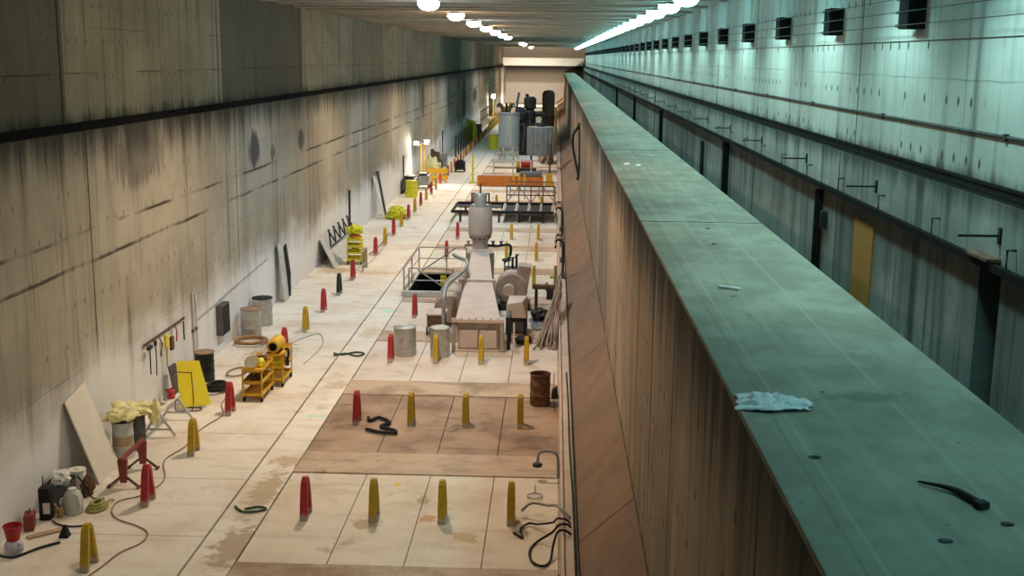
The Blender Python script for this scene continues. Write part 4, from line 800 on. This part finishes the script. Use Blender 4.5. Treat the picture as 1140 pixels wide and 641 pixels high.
tag(MB().hexa([(.03, 32.3, .03), (.23, 32.3, .03), (.23, 32.7, .03), (.03, 32.7, .03)], [(.05, 32.4, .25), (.19, 32.38, .33), (.21, 32.6, .33), (.07, 32.6, .23)]).build('lead_weight', 'black', None, False, .02), 'small black weight on the floor right of the rusty drum', 'weight')
tag(MB().tube(smoothpath([(-4.88, 30.05, .05), (-4.78, 29.75, .06), (-4.58, 30.0, .06), (-4.23, 29.6, .06), (-4.43, 29.25, .06), (-4.03, 28.95, .06), (-3.98, 28.75, .06), (-4.33, 28.75, .06), (-4.78, 29.0, .06)], 5), .045, 6).build('black_strap', 'black', None, True), 'folded black strap on the brown slab by the red bail', 'strap')
tag(MB().tube(smoothpath([(-7.05, 36.6, .03), (-6.7, 36.9, .03), (-6.3, 36.6, .03), (-6.1, 36.9, .03), (-6.4, 37.1, .03), (-6.8, 36.75, .03), (-7.1, 36.9, .03)], 5), .03, 6).build('green_rope', 'green', None, True), 'dark green rope loop on the floor left of the silver drum', 'rope')
tag(MB().tube(smoothpath([(-6.75, 23.6, .03), (-6.5, 23.3, .03), (-6.2, 23.35, .03), (-6.05, 23.5, .03), (-6.25, 23.6, .03), (-6.5, 23.45, .03)], 5), .025, 6).build('green_rope', 'green', None, True), 'short dark green rope beside the nearest row of slabs', 'rope')
# ------------------------------------------------------------------ platform, railings, orange beam, tanks
t = thing('low_platform', 'low black steel platform of open frames behind the cask', 'platform', (-3, 71, 0))
for y in (-2.4, 1.8): MB().bar((-3.0, y, .62), (3.0, y, .62), .14, .16).build('long_beam', 'black', t)
for x in (-3, -1, 0, .75, 1.5, 2.25, 3.0): MB().bar((x, -2.4, .60), (x, 1.8, .60), .14, .12).build('cross_beam', 'bare' if x > -.5 else 'black', t)
for x in (-2.5, -.2, 1.0, 2.4):
    for y in (-2.4, 1.8): MB().box((x, y, .28), (.12, .12, .56)).build('leg', 'black', t)
for x in (.375, 1.125, 1.875, 2.6): MB().span((x - .28, -2.2, .5), (x + .28, 1.6, .56)).build('deck_panel', 'black', t)
MB().span((-2.9, .4, .5), (-.2, 1.7, .56)).build('deck_panel', 'dark', t)
t = thing('truss_railing', 'dark truss railing standing along the black platform', 'railing', (-1.5, 77.2, 0))
for i in range(5):
    x = -1.6 + .8 * i; MB().tube([(x, 0, 0), (x, 0, 1.25)], .04, 8).build('post', 'rust', t, True)
    if i < 4: MB().tube([(x, 0, .15), (x + .8, 0, 1.2)] if i % 2 == 0 else [(x + .8, 0, .15), (x, 0, 1.2)], .035, 8).build('diagonal', 'bare', t, True)
for z in (.12, .65, 1.25): MB().tube([(-1.6, 0, z), (1.6, 0, z)], .04, 8).build('rail', 'dark' if z > .2 else 'bare', t, True)
t = thing('truss_railing', 'rear pale truss railing behind the dark one', 'railing', (-1.5, 80.4, 0))
for i in range(4): MB().tube([(-1.5 + i, 0, 0), (-1.5 + i, 0, 1.2)], .04, 8).build('post', 'bare', t, True)
for z in (.6, 1.2): MB().tube([(-1.5, 0, z), (1.5, 0, z)], .04, 8).build('rail', 'rust', t, True)
t = thing('lifting_beam', 'long orange lifting beam lying across the cells', 'beam', (-3.3, 88.6, 0.012))
MB().span((-2.5, -.45, .0), (2.5, .45, .14)).build('lower_flange', 'orange', t, False, .01); MB().span((-2.5, -.4, .14), (2.5, -.3, .75)).build('web', 'orange', t, False, .01); MB().span((-2.5, .3, .14), (2.5, .4, .75)).build('web', 'orange', t, False, .01)
MB().span((-2.45, -.29, .14), (2.45, .29, .6)).build('channel_fill', 'black', t)
for x in (.2, .6, 1.0): MB().span((x, -.5, .2), (x + .16, .5, .95)).build('lug', 'cartyel', t, False, .01)
MB().lathe([(0, -1.5), (.35, -1.5), (.4, -1.3), (.4, .2), (0, .2)], (2.2, 0, .75), 20, 'X').build('roller', 'darkgrey', t, True)
t = thing('yellow_hook_block', 'orange yellow hook block at the right end of the orange beam', 'block', (-.35, 88.9, 0.012))
MB().hexa([(-.32, -.3, 0), (.32, -.3, 0), (.32, .3, 0), (-.32, .3, 0)], [(-.2, -.2, .95), (.2, -.2, .95), (.2, .2, .95), (-.2, .2, .95)]).build('block', 'cartyel', t, False, .03); MB().tube([(0, 0, .9), (0, 0, 3.2)], .05, 8).build('shank', 'rust', t, True)
t = thing('red_pump', 'small pump with a red motor on the floor before the tanks', 'pump', (-2.3, 99.5, 0))
MB().lathe([(0, -.5), (.3, -.5), (.34, -.4), (.34, .4), (.3, .5), (0, .5)], (0, 0, .75), 20, 'X').build('motor', 'redplain', t, True); MB().span((-.9, -.4, 0), (.8, .4, .38)).build('skid', 'dark', t, False, .02); MB().lathe([(0, -.15), (.38, -.15), (.38, .15), (0, .15)], (-.75, 0, .75), 20, 'X').build('pump_head', 'cartyel', t, True)
t = thing('pipe_barrier', 'pale pipe frame crossing the floor in front of the tanks', 'frame', (-3.4, 97, 0))
for x in (-1.6, 0, 1.5): MB().tube([(x, 0, 0), (x, 0, 1.2)], .06, 8).build('post', 'greylight', t, True)
MB().tube([(-1.6, 0, 1.18), (1.5, 0, 1.18)], .06, 8).build('top_rail', 'greylight', t, True); MB().tube([(-1.6, 0, .6), (1.5, 0, .6)], .05, 8).build('lower_rail', 'rust', t, True)
t = thing('tank', 'pale blue cylindrical tank on a pipe stand', 'tank', (-4.32, 111, 0))
MB().lathe([(0, 1.35), (.96, 1.35), (1.0, 1.5), (1.0, 4.35), (.97, 4.45), (.9, 4.42), (0, 4.4)], n=36).build('shell', 'blue', t, True); MB().lathe([(.98, 4.3), (1.04, 4.3), (1.04, 4.48), (.96, 4.48), (.96, 4.3)], n=36).build('rim_band', 'bluegrey', t, True)
for i in range(6): MB().bar((.9 * math.cos(i * PI / 3), .9 * math.sin(i * PI / 3), 0), (.9 * math.cos(i * PI / 3), .9 * math.sin(i * PI / 3), 1.4), .12, .12).bar((.9 * math.cos(i * PI / 3), .9 * math.sin(i * PI / 3), .1), (.9 * math.cos((i + 1) * PI / 3), .9 * math.sin((i + 1) * PI / 3), 1.3), .07, .07).build('stand_leg', 'greylight', t)
MB().tube([(.2, -1.02, 1.5), (.2, -1.02, 4.3)], .04, 6).build('sight_pipe', 'greylight', t, True)
t = thing('tank', 'grey ribbed tank with dark right side near the shield wall', 'tank', (-1.18, 101, 0))
MB().lathe([(0, 1.4), (1.1, 1.4), (1.14, 1.5), (1.14, 3.7), (1.1, 3.8), (0, 3.85)], n=36).build('shell', 'bluegrey', t, True)
for i in range(16): MB().bar((1.15 * math.cos(i * PI / 8), 1.15 * math.sin(i * PI / 8), 1.45), (1.15 * math.cos(i * PI / 8), 1.15 * math.sin(i * PI / 8), 3.75), .09, .09).build('rib', 'grey', t)
for x in (-.8, .8):
    for y in (-.7, .7): MB().box((x, y, .7), (.14, .14, 1.4)).build('leg', 'dark', t)
MB().lathe([(0, 3.8), (.4, 3.8), (.4, 4.0), (0, 4.05)], n=20).build('manhole_lid', 'dark', t, True)
t = thing('black_pump_tower', 'tall black machinery tower between and behind the two tanks', 'machine', (-2.5, 118, 0))
MB().span((-1.2, -.7, 0), (1.2, .7, 3.2)).build('base_block', 'dark', t, False, .08); MB().lathe([(0, 3.2), (.55, 3.2), (.6, 3.4), (.6, 4.3), (.4, 4.5), (.62, 4.7), (.62, 5.6), (.4, 5.8), (0, 5.8)], n=24).build('motor', 'dark', t, True)
MB().tube(smoothpath([(-.6, 0, 3.4), (-1.2, 0, 3.6), (-1.3, 0, 5.0), (-1.1, 0, 6.2)]), .12, 8).build('pipe', 'darkgrey', t, True); MB().tube(smoothpath([(.4, 0, 4.0), (1.1, 0, 4.1), (1.45, 0, 3.6), (1.3, 0, 2.4)]), .28, 10).build('elbow', 'dark', t, True)
MB().lump((-.9, -.5, 2.4), (.7, .5, 1.0), 81, .6, 3).build('hose_tangle', 'black', t, True)
for i in range(5): MB().tube([(-1.2 + .55 * i, -.75, .4), (-1.0 + .5 * i, -.9, 2.2), (-1.2 + .6 * i, -.75, 3.5)], .07, 6).build('hose', 'darkgrey', t, True)
t = thing('brown_vessel', 'tall brown vessel by the shield wall behind the grey ribbed tank', 'vessel', (-.75, 132, 0))
MB().lathe([(0, 0), (.68, 0), (.7, .1), (.7, 5.7), (.5, 6.0), (0, 6.1)], n=28).build('shell', 'rust', t, True); MB().lathe([(.7, 3.0), (.76, 3.0), (.76, 3.15), (.7, 3.15)], n=28).build('band', 'dark', t, True)
tag(MB().lump((-.75, 109, 0), (.6, 1.6, 1.5), 83, .55, 4, .6).build('rubble_bags', 'tanside', None, True), 'pinkish pile of bags between grey ribbed tank and shield wall', 'pile')
t = thing('shrub_like_hoses', 'tangled dark hose stack on the floor behind the blue tank', 'hoses', (-5.3, 128, 0))
for i in range(8): MB().tube(smoothpath([(0, 0, 0), (.1 * math.cos(i), .1 * math.sin(i), 2.8), (.7 * math.cos(i * .8), .5 * math.sin(i * .8), 4.6), (1.0 * math.cos(i * .8), .7 * math.sin(i * .8), 4.3)]), .1, 6).build('hose', 'olive' if i % 2 else 'darkgrey', t, True)
drum('plastic_barrel', 'lime yellow barrel on the floor left of the pale blue tank', (-6.5, 125, 0), .55, 1.5, 'limeyel')
t = thing('yellow_pole', 'slim yellow marker pole left of the orange beam', 'pole', (-6.3, 90.5, 0)); MB().tube([(0, 0, 0), (0, 0, 2.2)], .07, 8).build('pole', 'limeyel', t, True); MB().lathe([(0, 0), (.3, 0), (.3, .1), (.08, .16), (0, .16)], n=16).build('base', 'limeyel', t, True)
t = thing('yellow_post', 'yellow post standing between shield wall and brown vessel', 'post', (.1, 126, 0)); MB().tube([(0, 0, 0), (0, 0, 4.4)], .12, 8).build('post', 'cartyel', t, True); MB().lathe([(0, 0), (.35, 0), (.35, .1), (0, .1)], n=12).build('base', 'cartyel', t)
# bridge crane parked at the far end on the ledges
t = thing('bridge_crane', 'pale bridge crane girder spanning the hall at the far end', 'crane', (-2.65, 247, ZLEDGE + .015))
MB().span((-8.4, -.5, .15), (8.45, .5, 1.75)).build('girder', 'greylight', t, False, .03)
for x in (-8.35, 8.4): MB().span((x - .16, -1.6, .0), (x + .16, 1.6, .5)).build('end_truck', 'dark', t, False, .02)
# ------------------------------------------------------------------ on and at the shield wall
from mathutils import noise as mnoise
m = MB(); N = 34; grid = []
for i in range(N):
    row = []
    for j in range(N):
        u_, v_ = (i / (N - 1) - .5) * 2, (j / (N - 1) - .5) * 2
        r = math.hypot(u_, v_); w = 1 - .32 * abs(mnoise.noise(Vector((u_ * 2.2, v_ * 2.2, 3.0))))
        x = u_ * w * .34 + .03 * mnoise.noise(Vector((u_ * 3, v_ * 3, 8))); y = v_ * w * .26 * (1 - .45 * max(0, u_)) + .03 * mnoise.noise(Vector((u_ * 3, v_ * 3, 12)))
        z = .012 + max(0, .05 * (1 - r * .75) + .13 * abs(mnoise.noise(Vector((u_ * 3.0, v_ * 3.0, 5)))) * (1.1 - r * .8) + .02 * abs(mnoise.noise(Vector((u_ * 8, v_ * 8, 2)))))
        row.append(m.b.verts.new((x, y, z)))
    grid.append(row)
for i in range(N - 1):
    for j in range(N - 1): m.b.faces.new([grid[i][j], grid[i + 1][j], grid[i + 1][j + 1], grid[i][j + 1]])
o = m.build('crumpled_rag', 'cloth', None, True); o.location = (1.97, 9.98, SHT); o.rotation_euler = (0, 0, -.12)
sm = o.modifiers.new('thickness', 'SOLIDIFY'); sm.thickness = .008
tag(o, 'crumpled white plastic rag on top of the shield wall edge', 'rag')
P = smoothpath([(2.66, 8.08, SHT + .02), (2.80, 7.96, SHT + .03), (2.87, 7.87, SHT + .03), (2.93, 7.70, SHT + .03), (2.955, 7.62, SHT + .025)], 6)
t = thing('black_strap', 'bent black strap lying on the near top of the shield wall', 'strap', (0, 0, 0))
MB().tube(P, [.008 + .018 * min(1, i / 12) for i in range(len(P))], 8).build('strap', 'black', t, True); MB().box((2.95, 7.63, SHT + .03), (.09, .07, .05), .4).build('buckle', 'black', t, False, .008)
tag(MB().tube(smoothpath([(3.04, 6.75, SHT + .02), (3.0, 6.68, SHT + .025), (3.03, 6.6, SHT + .025), (3.09, 6.58, SHT + .02)], 5), .02, 6).build('black_clip', 'black', None, True), 'small black clip at the lower right corner of the wall top', 'clip')
tag(MB().bar((2.22, 15.35, SHT + .02), (2.47, 15.18, SHT + .02), .05, .035).build('pale_stick', 'white', None, False, .004), 'short pale stick on the shield wall top beyond the rag', 'stick')
for i, (x, y, lab) in enumerate(((2.1, 33.6, 'left white paper scrap far along the shield wall top'), (2.38, 33.2, 'right white paper scrap far along the shield wall top'))):
    tag(MB().lump((x, y, SHT), (.09, .12, .04), 90 + i, .5, 2, .5).build('paper_scrap', 'cloth', None, True), lab, 'scrap')
for i, (x, y, lab) in enumerate(((2.65, 19.1, 'small dark stone beyond the pale stick on the wall top'), (2.78, 20.9, 'dark scrap just before the crack in the wall top'), (2.52, 7.05, 'dark fragment nearest the bent black strap, on its left'), (3.02, 7.35, 'dark fragment right of the bent black strap'), (2.03, 8.6, 'small dark fragment near the left edge of the wall top below the rag'))):
    tag(MB().lump((x, y, SHT), (.045, .03, .012), 95 + i, .5, 2, .5).build('debris_chip', 'dark', None, True), lab, 'debris', 'dark chips on the shield wall top')
t = thing('hanging_hose', 'black hose hanging down the far sloping foot of the wall', 'hose', (1.5, 76, .8))
MB().tube(smoothpath([(.10, 1.5, 4.6), (.02, .5, 4.4), (-.28, -.3, 4.0), (-.32, -.4, 3.3), (-.16, -1.2, 2.4), (.04, -1.9, 1.6), (.0, -2.2, 1.3)]), .085, 8).build('hose', 'black', t, True); MB().tube(smoothpath([(.10, 1.2, 4.4), (.1, -.4, 3.4), (.09, -1.6, 2.2), (.05, -2.0, 1.4)]), .07, 8).build('second_strand', 'black', t, True)
# ------------------------------------------------------------------ right wall fittings
t0 = thing('busbar_box', 'black busbar box nearest the upper right corner of the view', 'box', (XRU + .003, 20.25, 10.14), 0, 'black busbar boxes on the right wall')
MB().span((-.30, -.28, 0), (0, .28, .56)).build('body', 'matte', t0, False, .015)
for z in (.06, .28, .5): MB().box((-.25, .36, z), (.1, .2, .05)).build('insulator', 'dark', t0, False, .01)
for k in range(1, 40):
    dup(t0, (XRU + .003, 20.25 + 5.65 * k, 10.14), '%s black busbar box on the upper right wall, counted from the camera' % ORD[k])
for z, lab in ((10.2, 'lowest of the three wires through the black boxes'), (10.42, 'middle of the three wires through the black boxes'), (10.64, 'topmost of the three wires through the black boxes'), (9.95, 'thin wire along the right wall below the black boxes')):
    tag(MB().tube([(XRU - .315 if z > 10 else XRU - .012, Y0 + 1, z), (XRU - .315 if z > 10 else XRU - .03, 250, z)], .008, 6).build('hanging_wire', 'dark', None, True), lab, 'wire', 'wires along the right wall')
t = thing('wall_conduit', 'dark conduit along the upper right wall below the tie holes', 'pipe', (XRU, 0, 8.62)); MB().tube([(-.03, Y0 + 1, 0), (-.03, 250, 0)], .026, 8).build('pipe', 'dark', t, True)
for k in range(20): MB().box((-.03, 16 + 6 * k, 0), (.06, .08, .09)).build('clamp', 'dark', t)
t = thing('wall_pipe', 'dark pipe along the lower right wall above the recesses', 'pipe', (XR, 0, 7.0)); MB().span((-.15, Y0 + 1, -.05), (-.06, 250, .05)).build('pipe', 'matte', t)
for k in range(30): MB().tube([(-.11, 14.65 + 2.97 * k, .05), (-.11, 14.65 + 2.97 * k, .3), (0, 14.65 + 2.97 * k, .3)], .018, 6).build('hanger', 'dark', t, True)
t0 = thing('wall_bracket', 'dark T-shaped bracket above the wide recess in the right wall', 'bracket', (XR, 15.2, 7.4), 0, 'T-shaped brackets on the right wall')
MB().span((-.55, -.015, -.015), (0, .015, .015)).build('arm', 'dark', t0); MB().span((-.03, -.04, -.11), (0, .04, .11)).build('wall_plate', 'dark', t0)
for k in range(1, 16): dup(t0, (XR, 15.2 + 5.95 * k, 7.4), '%s T-shaped bracket on the lower right wall, counted from the camera' % ORD[k])
t = tag(MB().span((XR - .025, 21.1, 3.5), (XR - .001, 22.45, 6.66)).build('mounted_panel', 'ply', None, False, .004), 'ochre plywood panel fixed upright on the lower right wall', 'panel')
tag(MB().span((XR - .2, 15.1, 7.06), (XR - .005, 15.85, 7.11)).build('shelf_plate', 'rust', None, False, .01), 'rusty ledge plate on the pipe above the wide recess', 'plate')
tag(MB().box((XR - .065, 24.85, 6.3), (.12, .22, .36)).build('switch_box', 'dark', None, False, .02), 'small dark box on the lower right wall below the pipe', 'box')
for y, w, zt, lab in ((39.3, .4, 6.95, 'dark steel channel on the lower right wall beside the slot of painted shade'), (63.8, .45, 6.9, 'third dark steel channel farther along the lower right wall'), (85.3, .5, 6.9, 'fourth dark steel channel farther along the lower right wall'), (110.5, .5, 6.9, 'fifth dark steel channel farther along the lower right wall'), (25.3, .07, 6.9, 'first thin dark steel channel on the lower right wall beyond the ochre panel')):
    t = thing('steel_channel', lab, 'channel', (XR - .002, y, 0), 0, 'dark steel channels on the lower right wall')
    MB().span((-.03, -w / 2, .0), (0, w / 2, zt)).build('web', 'matte', t)
    for q in (-1, 1): MB().span((-.16, q * w / 2 - .02, .0), (0, q * w / 2 + .02, zt)).build('flange', 'matte', t)
tag(MB().span((XR - .05, 45.7, .0), (XR - .002, 46.5, 6.5)).build('slot_shade', 'matte', None, False, .006), 'slot shade as a short black plate, lower right wall left of a dark channel', 'plate')  # flat black plate stands in for the darkness inside a slot

# ------------------------------------------------------------------ camera, world, view
def camera():
    F = 1300.
    d = Vector((49., 256., -F)).normalized()          # world +Y seen in camera axes
    u = Vector((.018, 1, 0)); u = (u - d * u.dot(d)).normalized()
    r = d.cross(u)
    R = Matrix((r, d, u))                             # camera axes -> world axes
    cd = bpy.data.cameras.new('camera'); cd.sensor_width = 36; cd.lens = F / 1140 * 36; cd.clip_end = 600; cd.clip_start = .1
    o = bpy.data.objects.new('camera', cd); COL.objects.link(o)
    o.matrix_world = Matrix.Translation((0, 0, 9.6)) @ R.to_4x4()
    SC.camera = o
camera()
w = bpy.data.worlds.new('world'); SC.world = w; w.use_nodes = True
bg = w.node_tree.nodes['Background']; bg.inputs[0].default_value = (.5, .5, .5, 1); bg.inputs[1].default_value = .0
vs = SC.view_settings; vs.view_transform = 'Standard'; vs.look = 'None'; vs.gamma = 1; vs.use_curve_mapping = False; vs.exposure = 0
SC.cycles.use_denoising = True; SC.cycles.max_bounces = 6; SC.cycles.diffuse_bounces = 4
SC.cycles.sample_clamp_indirect = 6
